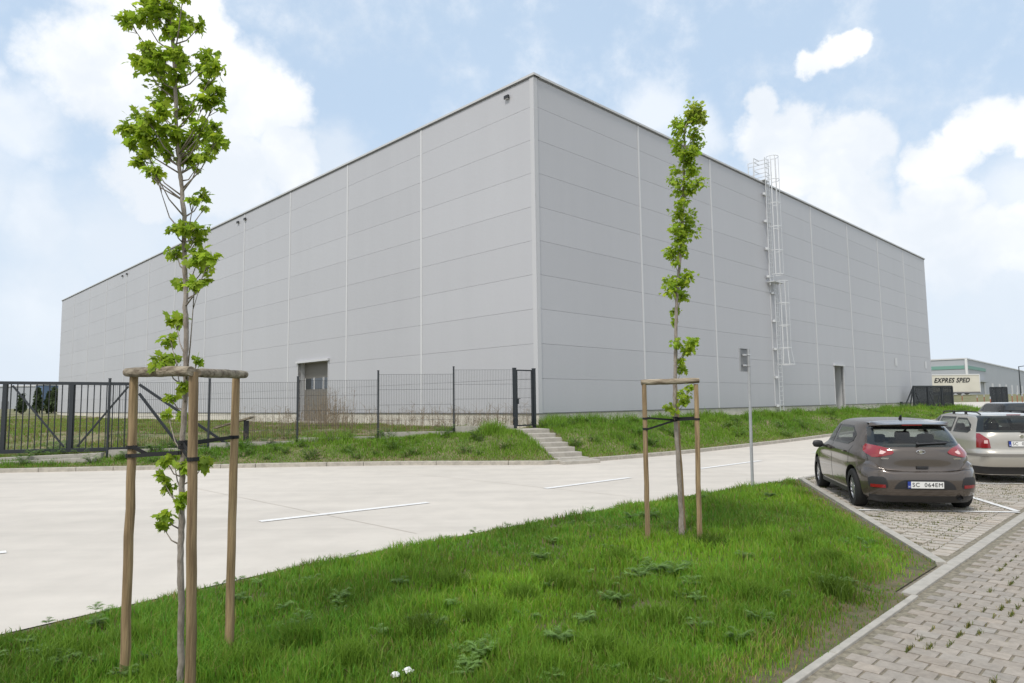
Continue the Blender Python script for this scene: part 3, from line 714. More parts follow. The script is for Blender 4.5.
def sapling(trunk_px, Y, r0, r1, clusters, per, lsize, label, base_z, depth, extra=()):
    TP = [pt(px, py, Y) for px, py in trunk_px]; TP[0].z = base_z - .03
    root = empty('maple_sapling', (TP[0].x, TP[0].y, base_z)); tag(root, label, 'tree'); inv = Matrix.Translation(-Vector(root.location))
    fine = []                                          # resample with a little crookedness and bud rings
    for i in range(len(TP) - 1):
        for q in np.linspace(0, 1, 8, endpoint=False): fine.append(TP[i].lerp(TP[i + 1], q))
    fine.append(TP[-1]); n = len(fine)
    R_ = [r0 + (r1 - r0) * (i / (n - 1)) + (r0 * .10 if i % 7 == 0 else 0) for i in range(n)]; R_[0] *= 1.5; R_[1] *= 1.25; R_[2] *= 1.1
    fine = [p + Vector((random.gauss(0, .0025), random.gauss(0, .0025), 0)) for p in fine]
    mb = MB(); mb.tube(fine, R_, 9); tr = mb.build('trunk', M['bark'], root, smooth=True, ang=180); tr.matrix_parent_inverse = inv
    C = []; R = []; warm = []
    for cl in clusters:
        px, py, rp = cl[:3]; c = pt(px + random.gauss(0, 1), py + random.gauss(0, 1), Y + random.gauss(0, depth)); r = rp / F * Y * random.uniform(.65, 1.08)
        C.append(tuple(c)); R.append(r); warm.append(cl[3] if len(cl) > 3 else 0)
        cand = [p for p in fine if p.z < c.z - .03]
        if not cand: continue
        h = min(cand, key=lambda p: (p - c).length + abs((c.z - p.z) - 1.2 * sqrt((p.x - c.x) ** 2 + (p.y - c.y) ** 2)))
        m1 = h.lerp(c, .5) + Vector((0, 0, -.02 * random.random() - .10 * (c - h).length)); hx = h.lerp(c, .2); 
        br = MB(); br.tube([h, m1, c], [.0062, .0042, .0018], 5)
        for k in range(3):
            e = c + Vector((random.gauss(0, r * .6), random.gauss(0, r * .6), random.gauss(0, r * .5))); br.tube([m1.lerp(c, .6), e], [.0025, .001], 4)
        b = br.build('branch', M['bark'], root, smooth=True, ang=180); b.matrix_parent_inverse = inv
    leaves('crown', C, R, per, lsize, root, inv, warm, (-.25, 0))
    return root
T1 = [(181, 688), (181, 645), (181, 560), (182, 500), (183, 440), (186, 380), (186, 330), (185, 270), (183, 200), (180, 170), (177, 140), (174, 60), (171, 0), (169, -60)]
C1 = [(129, 20, 11), (144, 18, 11), (156, 12, 13), (170, 10, 13), (188, 20, 12), (200, 27, 9), (153, 2, 11), (167, 32, 11), (182, 30, 12), (147, 48, 9), (143, 63, 11), (154, 66, 10), (164, 56, 10), (179, 53, 9), (185, 61, 10), (176, 76, 11),
      (206, 58, 9), (214, 70, 9), (204, 70, 7), (209, 85, 9), (218, 90, 7), (205, 100, 10), (216, 101, 8), (163, 85, 10), (176, 92, 9), (180, 101, 9), (159, 104, 10), (161, 111, 9),
      (137, 117, 9), (131, 128, 10), (150, 120, 12), (144, 132, 12), (134, 141, 10), (156, 140, 13), (166, 131, 11), (147, 154, 11), (140, 161, 7), (153, 170, 10), (157, 179, 5), (167, 151, 9), (184, 114, 9), (192, 112, 7),
      (184, 144, 9), (192, 141, 10), (202, 132, 11), (212, 126, 9), (217, 138, 9), (213, 147, 9), (202, 155, 9), (191, 158, 8), (184, 161, 6), (197, 168, 5), (178, 134, 11), (150, -18, 13), (166, -14, 14), (184, -12, 12), (174, -36, 13), (158, -40, 11), (170, -58, 9),
      (202, 196, 8), (194, 200, 6), (205, 206, 4), (174, 228, 7), (186, 229, 9), (198, 229, 9), (197, 239, 7), (177, 252, 8), (200, 257, 11), (210, 259, 8), (205, 267, 7), (184, 284, 9), (197, 284, 9), (206, 282, 5), (174, 320, 10), (184, 318, 6), (171, 338, 8), (163, 360, 10), (175, 361, 6), (197, 361, 6), (172, 398, 7), (186, 384, 5), (169, 416, 4), (182, 417, 4),
      (165, 458, 9), (173, 457, 7), (203, 463, 7), (187, 466, 6), (161, 478, 8), (169, 489, 8), (183, 497, 5), (165, 517, 8), (162, 527, 6), (179, 508, 5)]
Y1 = 4.42; Z1 = .07
sapling(T1, Y1, .021, .009, C1, 48, .039, 'nearest young maple with full light green leaf clumps and a thin trunk between three posts', Z1, .10)
T2 = [(682, 536), (679, 470), (675, 417), (675, 385), (676, 323), (677, 294), (680, 260), (683, 217), (684, 166), (685, 128), (692, 113)]
C2 = [(696, 108, 8, .22), (700, 116, 7, .2), (690, 113, 7, .12), (689, 122, 9), (680, 130, 9), (694, 134, 10), (677, 143, 9), (694, 146, 9), (679, 152, 8), (690, 156, 8), (675, 171, 8), (694, 171, 8), (685, 165, 8), (672, 181, 8), (696, 183, 8), (682, 183, 9), (677, 192, 8), (689, 191, 8), (681, 203, 6), (677, 214, 9), (689, 217, 9), (676, 227, 8), (689, 230, 9), (680, 239, 9), (687, 237, 7), (672, 256, 8), (678, 250, 7), (684, 249, 7), (687, 275, 8), (682, 280, 8), (670, 281, 8), (672, 290, 9), (681, 294, 7), (675, 312, 6), (675, 322, 5), (694, 343, 8), (687, 351, 7), (678, 343, 6), (683, 362, 6), (681, 371, 6), (690, 347, 6), (689, 387, 6), (688, 396, 5), (683, 402, 7), (668, 408, 7), (673, 413, 5), (680, 393, 4)]
_r2 = random.Random(5)
for k in range(13):
    yy = _r2.uniform(116, 300); xx = float(np.interp(yy, [108, 128, 166, 217, 260, 300], [692, 686, 684, 683, 680, 677])); C2.append((xx + _r2.gauss(0, 5), yy, _r2.uniform(5, 7.5)))
for k in range(9): C2.append((696 + _r2.gauss(0, 4), 114 + _r2.gauss(0, 4), 5, .25))
sapling(T2, 9.0, .030, .010, C2, 60, .044, 'farther young maple, tall and pole-thin, with small leaf tufts all along its trunk', .08, .07)

def stakes(posts_, bars_, ties, label, rs):
    b0 = posts_[0][0]; root = empty('tree_stakes', (b0.x, b0.y, .05)); tag(root, label, 'tree stakes'); inv = Matrix.Translation(-Vector(root.location))
    def add(mb, name, m, **k):
        o = mb.build(name, m, root, **k); o.matrix_parent_inverse = inv
    for a, b in posts_:
        n = 12; pts = [a.lerp(b, q) + Vector((random.gauss(0, .002), random.gauss(0, .002), 0)) for q in np.linspace(0, 1, n)]; pts[0].z -= .12
        mb = MB(); mb.tube(pts, [rs * (1.06 - .14 * i / n) * random.uniform(.97, 1.03) for i in range(n)], 14); add(mb, 'stake', M['stake'], smooth=True, ang=60)
    for a, b, r in bars_:
        n = 10; d = (b - a); mb = MB(); mb.tube([a + d * q + Vector((0, random.gauss(0, .001), random.gauss(0, .0012))) for q in np.linspace(0, 1, n)], [r * (.88 if i in (0, n - 1) else random.uniform(.985, 1.015)) for i in range(n)], 14); add(mb, 'crossbar', M['log'], smooth=True, ang=60)
    for t in ties:
        mb = MB()
        for a, b in zip(t[:-1], t[1:]):
            s_ = (b - a).cross(Vector((0, 0, 1))); mb.bar(a, b, .005, .024)
        add(mb, 'strap', M['strap'])
def band(p, r, n=12): return [p + Vector((cos(2 * pi * k / n) * r, sin(2 * pi * k / n) * r, 0)) for k in range(n + 1)]
sA, sB, sC = (pt(125, 674, 4.66), pt(134, 376, 4.66)), (pt(190, 694, 4.26), pt(194, 372, 4.26)), (pt(229, 650, 5.08), pt(236, 377, 5.08))
tk = pt(183, 447, Y1)
rs = .0295
barAB = (pt(127, 372.5, 4.66), pt(191, 371, 4.22), .033); barBC = (pt(197, 373, 4.32), pt(245, 374.5, 5.12), .030)
pA, pC, pB = pt(131.5, 451, 4.66), pt(234, 437, 5.08), pt(193, 459, 4.26)
ties = [band(pA + Vector((0, 0, .025)), rs + .004), band(pA + Vector((0, 0, -.03)), rs + .004), band(pB, rs + .004), band(pC, rs + .003), band(tk, .027), band(tk + Vector((0, 0, .03)), .027),
        [pA + Vector((.02, -.03, .03)), pA + Vector((.12, -.03, -.02)), tk + Vector((-.02, -.02, -.035))], [pA + Vector((.02, -.035, -.03)), tk + Vector((0, -.025, -.035))],
        [tk + Vector((0, -.022, .02)), pC + Vector((0, -.03, 0))], [tk + Vector((.0, .02, .015)), pC + Vector((0, .03, .0))], [tk + Vector((.01, -.02, .02)), pB + Vector((-.02, .03, .01))], [tk + Vector((.01, -.02, -.02)), pB + Vector((-.02, .03, -.02))]]
stakes([sA, sB, sC], [barAB, barBC], ties, 'three round wooden posts with two grey crossbars and black straps around the nearest maple', rs)
sA, sB, sC = (pt(648, 543, 8.75), pt(644, 384, 8.75)), (pt(700, 541, 8.72), pt(696, 384, 8.72)), (pt(684, 533, 9.35), pt(675, 384, 9.25))
pA, pB = pt(645.5, 424, 8.75), pt(697, 419, 8.72); tk = pt(675.5, 420, 9.0)
ties = [band(pA + Vector((0, 0, .07)), .036), band(pA + Vector((0, 0, -.06)), .036), band(pB, .036), band(tk, .034), band(tk + Vector((0, 0, .03)), .034),
        [pA + Vector((.0, -.035, -.07)), tk + Vector((0, -.03, -.0))], [pA + Vector((-.02, .03, .08)), tk + Vector((-.03, .0, .0))], [tk + Vector((0, -.03, .0)), pB + Vector((0, -.035, 0))], [tk + Vector((0, .03, .02)), pB + Vector((0, .035, .02))]]
stakes([sA, sB, sC], [(pt(641, 382.5, 8.75), pt(699, 380.5, 8.7), .037)], ties, 'three thin wooden posts with one pale crossbar around the farther maple', .031)

# ------------------------------------------------------------------ road sign seen from behind
sb, stp = pt(752.5, 488, 13.75), pt(748.3, 349, 13.75)
sg = empty('road_sign', (sb.x, sb.y, .05)); tag(sg, 'small grey rectangular road sign seen from behind on a galvanised pole at the lawn edge', 'road sign'); GI2 = Matrix.Translation(-Vector(sg.location))
def GP(mb, name, m, **k):
    o = mb.build(name, m, sg, **k); o.matrix_parent_inverse = GI2
mb = MB(); mb.tube([(sb.x, sb.y, -.05), (stp.x, stp.y, stp.z + .0)], .029, 12); GP(mb, 'pole', mat('sign_pole', (.40, .41, .42), .5, .2, .15, 10), smooth=True, ang=50)
yaw = radians(42); pd_ = Vector((cos(yaw), sin(yaw), 0)); pn = Vector((-sin(yaw), cos(yaw), 0)); pc = Vector((stp.x, stp.y, stp.z - .22)) + pn * .075 - pd_ * .045
Mp = Matrix((pd_, pn, Vector((0, 0, 1)))).transposed()
mb = MB(); mb.box(pc, (.34, .004, .46), M=Mp); 
for q in (-.18, .18): mb.box(pc + pd_ * q - pn * .012, (.012, .028, .46), M=Mp)
for q in (-.226, .226): mb.box(pc + Vector((0, 0, q)) - pn * .012, (.36, .028, .012), M=Mp)
GP(mb, 'sign_plate', mat('sign_back', (.30, .305, .31), .45, .3, .1, 8))
mb = MB()
for q in (-.11, .10):
    mb.box(pc + Vector((0, 0, q)) - pn * .04, (.20, .03, .035), M=Mp); mb.tube(band(Vector((stp.x, stp.y, stp.z - .22 + q)), .038), .006, 5)
GP(mb, 'clamp', M['galv'])

# ------------------------------------------------------------------ cars
def interp(tab, z):
    a = np.array(tab, float); x, y = a[:, 0], a[:, 1]; h = np.diff(x); d = np.diff(y) / h; m = np.zeros(len(x)); m[0], m[-1] = d[0], d[-1]
    for i in range(1, len(x) - 1): m[i] = 0 if d[i - 1] * d[i] <= 0 else 2 / (1 / d[i - 1] + 1 / d[i])
    z = np.clip(z, x[0], x[-1]); i = np.clip(np.searchsorted(x, z) - 1, 0, len(h) - 1); t = (z - x[i]) / h[i]
    return ((2 * t ** 3 - 3 * t ** 2 + 1) * y[i] + (t ** 3 - 2 * t ** 2 + t) * h[i] * m[i] + (-2 * t ** 3 + 3 * t ** 2) * y[i + 1] + (t ** 3 - t ** 2) * h[i] * m[i + 1])
class Body:
    """car body as horizontal slices: rear profile, front profile, half width and corner roundness against height"""
    def __init__(s, rear, front, half, nr, nf, xm): s.rear, s.front, s.half, s.nr, s.nf, s.xm = rear, front, half, nr, nf, xm
    def w(s, z): return float(interp(s.half, z))
    def xr(s, z): return float(interp(s.rear, z))
    def xf(s, z): return float(interp(s.front, z))
    def mid(s, z): return min(max(s.xm, s.xr(z) + .15), s.xf(z) - .15) if s.xf(z) - s.xr(z) > .4 else (s.xr(z) + s.xf(z)) / 2
    def rear_pt(s, y, z):                              # point on the tail at offset y
        w, n = s.w(z), float(interp(s.nr, z)); q = min(abs(y) / w, .9995); xm = s.mid(z)
        return Vector((xm + (s.xr(z) - xm) * (1 - q ** n) ** (1 / n), y, z))
    def side_pt(s, x, z, sg=1):
        w = s.w(z); xm = s.mid(z)
        if x < xm: n = float(interp(s.nr, z)); q = min((xm - x) / (xm - s.xr(z)), .9995)
        else: n = float(interp(s.nf, z)); q = min((x - xm) / (s.xf(z) - xm), .9995)
        return Vector((x, sg * w * (1 - q ** n) ** (1 / n), z))
    def outline(s, z, m=46):
        w = s.w(z); xm = s.mid(z); nr, nf = float(interp(s.nr, z)), float(interp(s.nf, z)); P = []
        def arc(a, b, n, rev):
            t = np.linspace(0, pi / 2, 400); x = a * np.cos(t) ** (2 / n); y = b * np.sin(t) ** (2 / n)
            d = np.concatenate([[0], np.cumsum(np.hypot(np.diff(x), np.diff(y)) * (1 + 1.5 * np.sin(2 * t[1:]) ** 2 * 0))]); u = np.linspace(0, d[-1], m)
            return np.interp(u, d, x), np.interp(u, d, y)
        x, y = arc(s.xr(z) - xm, w, nr, 0); P = [(xm + a, b, z) for a, b in zip(x, y)]
        x, y = arc(s.xf(z) - xm, w, nf, 0); P += [(xm + a, b, z) for a, b in list(zip(x, y))[::-1][1:]]
        P += [(a, -b, c) for a, b, c in P[::-1][1:-1]]
        return P
    def normal(s, p):
        e = .004; y = p.y; z = p.z
        if abs(y) < s.w(z) * .93 and p.x < s.mid(z):
            a = s.rear_pt(y + e, z) - s.rear_pt(y - e, z); b = s.rear_pt(y, z + e) - s.rear_pt(y, z - e); n = b.cross(a)
            if n.x > 0: n = -n
        else:
            sg = 1 if y > 0 else -1
            a = s.side_pt(p.x + e, z, sg) - s.side_pt(p.x - e, z, sg); b = s.side_pt(p.x, z + e, sg) - s.side_pt(p.x, z - e, sg); n = a.cross(b)
            if n.y * sg < 0: n = -n
        return n.normalized()
    def patch(s, G, off, skirt=.02):                   # a panel lying on the body: grid of surface points lifted by off, edges turned in
        N_ = [[s.normal(p) for p in r] for r in G]; fo = off if callable(off) else (lambda p: off); off = .05 if callable(off) else off
        T = [[p + n * fo(p) for p, n in zip(r, q)] for r, q in zip(G, N_)]
        mb = MB(); mb.grid(T)
        edge = T[0] + [r[-1] for r in T[1:]] + T[-1][-2::-1] + [r[0] for r in T[-2:0:-1]]
        en = N_[0] + [r[-1] for r in N_[1:]] + N_[-1][-2::-1] + [r[0] for r in N_[-2:0:-1]]
        mb.ring([edge, [p - n * (skirt + off) for p, n in zip(edge, en)]])
        return mb
    def rear_grid(s, zs, yl, yr, m=14): return [[s.rear_pt(yl(z) + (yr(z) - yl(z)) * q, z) for q in np.linspace(0, 1, m)] for z in zs]
    def side_grid(s, zs, xa, xb, sg=1, m=14): return [[s.side_pt(xa(z) + (xb(z) - xa(z)) * q, z, sg) for q in np.linspace(0, 1, m)] for z in zs]
    def wrap_grid(s, zs, yin, xo, sg, m=22):           # from the tail, round the corner, onto the flank
        G = []
        for z in zs:
            w = s.w(z); xm = s.mid(z); n = float(interp(s.nr, z)); a = s.xr(z) - xm
            t0 = math.asin(min(.9999, (yin(z) / w) ** (n / 2))); t1 = math.acos(min(.9999, max(0, ((xo(z) - xm) / a)) ** (n / 2)))
            t = np.linspace(t0, t1, 300); x = a * np.cos(t) ** (2 / n); y = w * np.sin(t) ** (2 / n)
            d = np.concatenate([[0], np.cumsum(np.hypot(np.diff(x), np.diff(y)))]); u = np.linspace(0, d[-1], m)
            G.append([Vector((xm + a_, sg * b_, z)) for a_, b_ in zip(np.interp(u, d, x), np.interp(u, d, y))])
        return G
def glaze(root, B, name, G, off=.005, rim=2):
    g = B.patch(G, off, .012).build(name, M['clear'], root, smooth=True, ang=45)
    N_ = [[B.normal(p) for p in r] for r in G]; T = [[p + n * (off - .003) for p, n in zip(r, q)] for r, q in zip(G, N_)]
    nr, nc = len(T), len(T[0]); mb = MB(); mb.v = [tuple(p) for r in T for p in r]
    mb.f = [(i * nc + j, i * nc + j + 1, (i + 1) * nc + j + 1, (i + 1) * nc + j) for i in range(nr - 1) for j in range(nc - 1) if min(i, nr - 2 - i, j, nc - 2 - j) < rim]; mb.mi = [0] * len(mb.f)
    mb.build('window_border', M['plast'], g, smooth=True, ang=45); return g
lin = lambda *tab: (lambda z: float(np.interp(z, [a for a, b in tab], [b for a, b in tab])))

def build_car(name, label, B, zs, paint, axles, wheel_r, track, group, pos, yaw, z0, cuts=()):
    root = empty(name, (0, 0, 0)); tag(root, label, 'car', group)
    mb = MB(); mb.ring([B.outline(z) for z in zs]); m = len(B.outline(zs[0])); mb.f.append(tuple(range(m))[::-1]); mb.mi.append(0)
    mb.f.append(tuple(range((len(zs) - 1) * m, len(zs) * m))); mb.mi.append(0)
    tmp = mb.build('body', paint, None, smooth=True, ang=50)
    cut = MB()
    for ax_ in axles:
        for sg in (-1, 1): cut.tube([(ax_, sg * (track - .19), wheel_r + .01), (ax_, sg * 1.2, wheel_r + .01)], wheel_r + .055, 40)
    co = cut.build('cutter', M['void'])
    bo_ = tmp.modifiers.new('b', 'BOOLEAN'); bo_.operation = 'DIFFERENCE'; bo_.object = co; bo_.solver = 'EXACT'; bo_.material_mode = 'TRANSFER'
    dg = bpy.context.evaluated_depsgraph_get(); me = bpy.data.meshes.new_from_object(tmp.evaluated_get(dg)); 
    tmp.modifiers.clear(); old = tmp.data; tmp.data = me; bpy.data.meshes.remove(old); bpy.data.objects.remove(co)
    if cuts:
        bm = bmesh.new(); bm.from_mesh(me)
        bmesh.ops.delete(bm, geom=[f for f in bm.faces if any(c(f.calc_center_median()) for c in cuts)], context='FACES'); bm.to_mesh(me); bm.free()
        for sx, sy in ((.25, .36), (.25, -.36), (-.85, .38), (-.85, -.38), (-.85, 0)):      # seats seen through the glass
            mb = MB(); mb.bar((sx - .10, sy, .45), (sx - .30, sy, 1.02), .46 if sy else .30, .14, up=(1, 0, 0)); mb.box((sx + .12, sy, .44), (.5, .48, .16)); mb.build('seat', M['seat'], root, bevel=.05)
            if sy or sx > 0: mb = MB(); mb.bar((sx - .31, sy, 1.06), (sx - .33, sy, 1.20), .26, .10, up=(1, 0, 0)); mb.build('headrest', M['seat'], root, bevel=.04)
        mb = MB(); mb.box((-.2, 0, .36), (3.4, track * 1.7, .05)); mb.build('cabin_floor', M['seat'], root)
        mb = MB(); mb.box((-1.5, 0, .78), (.9, track * 1.42, .03)); mb.build('parcel_shelf', M['seat'], root)
        mb = MB(); mb.box((.85, 0, .80), (.35, track * 1.5, .30)); mb.build('dashboard', M['seat'], root, bevel=.04)
    me.set_sharp_from_angle(angle=radians(50)); tmp.parent = root; tmp.name = 'body'
    for ax_ in axles:
        for sg in (-1, 1):
            mb = MB(); R_ = wheel_r; hw = .10
            prof = [(R_ - .115, -hw), (R_ - .03, -hw), (R_ - .008, -hw * .8), (R_, -hw * .4), (R_, hw * .4), (R_ - .008, hw * .8), (R_ - .03, hw), (R_ - .115, hw)]
            rows_ = [[(ax_ + r * cos(a), sg * (track - hw) + o, R_ + r * sin(a)) for a in np.linspace(0, 2 * pi, 40, endpoint=False)] for r, o in prof]
            mb.ring(rows_); wh_ = mb.build('wheel', M['tyre'], root, smooth=True, ang=40)
            mb = MB(); ri = R_ - .112; yo = sg * (track - .028)
            rows_ = [[(ax_ + r * cos(a), sg * (track - .03) - sg * o, R_ + r * sin(a)) for a in np.linspace(0, 2 * pi, 40, endpoint=False)] for r, o in ((ri + .004, -.005), (ri - .02, .0), (ri - .03, .03), (ri - .03, .15))]
            mb.ring(rows_)
            for k in range(10):
                a = 2 * pi * k / 10; a2 = a + .10 * (1 if k % 2 else -1)
                mb.bar((ax_ + .04 * cos(a), yo - sg * .02, R_ + .04 * sin(a)), (ax_ + (ri - .015) * cos(a2), yo - sg * .01, R_ + (ri - .015) * sin(a2)), .024, .02, up=(0, 1, 0))
            mb.tube([(ax_, yo - sg * .05, R_), (ax_, yo + sg * .002, R_)], [.06, .05], 16)
            mb.build('rim', M['rim'], wh_, smooth=True, ang=40)
            mb = MB(); mb.tube([(ax_, yo - sg * .10, R_), (ax_, yo - sg * .09, R_)], ri - .03, 28); mb.build('brake_disc', M['void'], wh_)
    mb = MB(); mb.box((0, 0, .235), (axles[0] - axles[1] + 1.0, track * 1.45, .12)); mb.build('underbody', M['void'], root)
    root.location = (*pos, z0); root.rotation_euler = (0, 0, yaw)
    return root
def text_mesh(name, s, size, m, parent, loc, axes, shear=0.0, depth=.0015, width=None, bold=0.0):
    cu_ = bpy.data.curves.new('t', 'FONT'); cu_.body = s; cu_.size = size; cu_.extrude = depth; cu_.align_x = 'CENTER'; cu_.align_y = 'CENTER'; cu_.shear = shear; cu_.offset = bold; cu_.space_character = 1.12
    to = bpy.data.objects.new('t', cu_); COL.objects.link(to); dg = bpy.context.evaluated_depsgraph_get(); dg.update()
    me = bpy.data.meshes.new_from_object(to.evaluated_get(dg)); bpy.data.objects.remove(to)
    me.materials.clear(); me.materials.append(m)
    o = bpy.data.objects.new(name, me); COL.objects.link(o); o.parent = parent
    xs = [v.co.x for v in me.vertices]; k = 1.0 if width is None else width / (max(xs) - min(xs))
    X_, Y_ = Vector(axes[0]).normalized(), Vector(axes[1]).normalized(); Z_ = X_.cross(Y_)
    Mx = Matrix((X_ * k, Y_, Z_)).transposed().to_4x4(); Mx.translation = Vector(loc); me.transform(Mx); return o
def number_plate(root, B, zc, y0, s, tilt_z=.06, off=.02):
    p = B.rear_pt(y0, zc); p.x -= off; a = B.rear_pt(y0, zc - tilt_z); b = B.rear_pt(y0, zc + tilt_z); upv = (b - a).normalized(); X_ = Vector((0, -1, 0)); n = X_.cross(upv)
    Mx = Matrix((X_, upv, n)).transposed()
    mb = MB(); mb.box(p, (.53, .12, .012), M=Mx); pl = mb.build('number_plate', M['ink'], root)
    mb = MB(); mb.box(p + X_ * .022 + n * .007, (.468, .105, .004), M=Mx); mb.build('plate_face', M['plate'], pl)
    mb = MB(); mb.box(p - X_ * .236 + n * .007, (.046, .105, .004), M=Mx); mb.build('plate_band', M['plateblue'], pl)
    text_mesh('lettering', s, .088, M['ink'], pl, p + X_ * .025 + n * .011, (X_, upv), width=.43, bold=.0)
    text_mesh('country_code', 'SK', .034, M['plate'], pl, p - X_ * .236 - upv * .028 + n * .011, (X_, upv), width=.034)
    return pl
ZS = np.concatenate([np.arange(.18, .62, .035), np.arange(.62, 1.0, .022), np.arange(1.0, 1.40, .04), [1.40, 1.415, 1.43, 1.442, 1.452, 1.460, 1.466, 1.470]])
# --- brown hatchback
HB = Body(rear=[(.18, -1.97), (.26, -2.06), (.36, -2.12), (.50, -2.14), (.62, -2.125), (.70, -2.09), (.86, -2.085), (.98, -2.06), (1.04, -2.01), (1.20, -1.83), (1.34, -1.66), (1.40, -1.60), (1.43, -1.52), (1.452, -1.30), (1.466, -.8), (1.47, -.45)],
          front=[(.18, 1.98), (.30, 2.12), (.50, 2.15), (.66, 2.10), (.74, 1.98), (.80, 1.80), (.88, 1.50), (.96, 1.16), (1.0, 1.02), (1.15, .74), (1.30, .44), (1.40, .22), (1.44, .06), (1.46, -.10), (1.47, -.25)],
          half=[(.18, .80), (.26, .85), (.40, .878), (.60, .888), (.74, .882), (.84, .888), (.92, .880), (.97, .855), (1.02, .822), (1.15, .770), (1.30, .700), (1.38, .655), (1.42, .60), (1.445, .52), (1.46, .40), (1.468, .25), (1.47, .15)],
          nr=[(.18, 5.5), (.6, 5.0), (.9, 4.4), (1.05, 4.2), (1.3, 4.6), (1.47, 4.0)], nf=[(.18, 6.0), (.6, 5.5), (.8, 4.6), (.95, 3.6), (1.05, 3.6), (1.3, 4.0), (1.47, 3.5)], xm=-.15)
def side_cut(zlo, zhi, A, Bx, m=.03): return lambda c: zlo + m < c.z < zhi - m * .8 and A(c.z) + m < c.x < Bx(c.z) - m and abs(c.y) > .45
def rear_cut(zlo, zhi, hw_, xmax, m=.03): return lambda c: zlo + m < c.z < zhi - m * .7 and abs(c.y) < hw_(c.z) - m and c.x < xmax
def front_cut(zlo, zhi, hw_, xmin, m=.03): return lambda c: zlo + m < c.z < zhi - m and abs(c.y) < hw_(c.z) - m and c.x > xmin
K_REAR = lin((1.03, .50), (1.045, .62), (1.085, .675), (1.335, .60)); K_FR = lin((1.02, .70), (1.36, .56))
K_A = (lin((1.02, -.02), (1.345, -.08)), lin((1.02, 1.02 - .12), (1.345, .36 - .10))); K_B = (lin((1.02, -1.02), (1.10, -1.24), (1.20, -1.26), (1.345, -.92)), lin((1.02, -.12), (1.345, -.17)))
KCUT = [rear_cut(1.03, 1.335, K_REAR, -1.2), front_cut(1.02, 1.37, K_FR, .30), side_cut(1.02, 1.345, *K_A), side_cut(1.02, 1.345, *K_B)]
yawK = radians(90 - 12.2)
kia = build_car('parked_car', 'dark brown-grey hatchback parked nearest, seen from behind beside the lawn', HB, ZS, M['brown'], (1.29, -1.36), .315, .875, 'parked cars', (6.93, 13.10), yawK, .0, KCUT)
def add(mb, name, m, root, **k): return mb.build(name, M[m], root, smooth=True, ang=45, **k)
Zr = lambda a, b, n: list(np.linspace(a, b, n))
def front_glass(root, B, z0, z1, hw_):
    def fpnt(y, z):
        w, n = B.w(z), float(interp(B.nf, z)); q = min(abs(y) / w, .9995); xm = B.mid(z); return Vector((xm + (B.xf(z) - xm) * (1 - q ** n) ** (1 / n), y, z))
    mb = MB(); mb.grid([[fpnt(hw_(z) * q, z) + Vector((.006, 0, .004)) for q in np.linspace(-1, 1, 20)] for z in Zr(z0, z1, 14)]); mb.build('windscreen', M['clear'], root, smooth=True)
def hatch_details(root, B, det):
    front_glass(root, B, 1.02, 1.37, K_FR)
    gl = glaze(root, B, 'rear_window', B.rear_grid(Zr(1.03, 1.335, 18), lin((1.03, .50), (1.045, .62), (1.085, .675), (1.335, .60)), lin((1.03, -.50), (1.045, -.62), (1.085, -.675), (1.335, -.60)), 36))
    if not det: return gl
    mb = MB(); a, b = B.rear_pt(.02, 1.055), B.rear_pt(-.42, 1.075); n = B.normal(a); mb.bar(a + n * .03, b + n * .025, .022, .02, up=n); mb.tube([a + n * .0, a + n * .05], .022, 10); add(mb, 'wiper', 'plast', gl)
    return gl
hatch_details(kia, HB, True)
# side windows
def side_windows(root, B, front_x, rear_x, zlo, zhi, post, ends, solid=False):
    for sg in (1, -1):
        (a0, a1), (b0, b1) = front_x, rear_x; zz = Zr(zlo, zhi, 9)
        if solid:
            add(B.patch(B.side_grid(zz, lin((zlo, post), (zhi, post - .06)), lin((zlo, a0), (zhi, a1)), sg, 18), .004, .012), 'front_side_window', 'glass', root)
            add(B.patch(B.side_grid(zz, lin(*ends), lin((zlo, post - .10), (zhi, post - .15)), sg, 16), .004, .012), 'rear_side_window', 'glass', root)
        else:
            zz = Zr(zlo, zhi, 17)
            glaze(root, B, 'front_side_window', B.side_grid(zz, lin((zlo, post), (zhi, post - .06)), lin((zlo, a0), (zhi, a1)), sg, 36))
            glaze(root, B, 'rear_side_window', B.side_grid(zz, lin(*ends), lin((zlo, post - .10), (zhi, post - .15)), sg, 36))
side_windows(kia, HB, (.90, .26), None or (0, 0), 1.02, 1.345, -.02, ((1.02, -1.02), (1.10, -1.24), (1.20, -1.26), (1.345, -.92)))
for sg in (1, -1):
    cl = lambda a, b: B_
    # wrap-round tail lamp: red with a paler centre
    zz = Zr(.865, 1.065, 11)
    yin = lin((.865, .62), (.90, .46), (.93, .395), (.955, .385), (1.0, .45), (1.04, .58), (1.065, .70)); xo = lin((.875, -1.93), (.95, -1.74), (1.02, -1.66), (1.055, -1.68))
    tl = add(HB.patch(HB.wrap_grid(zz, yin, xo, sg), .012, .02), 'tail_light', 'red', kia)
    zz = Zr(.915, .985, 5)
    add(HB.patch(HB.wrap_grid(zz, lin((.915, .54), (.95, .49), (.985, .58)), lin((.915, -2.0), (.985, -1.98)), sg, 12), .016, .008), 'lamp_lens', 'redlite', tl)
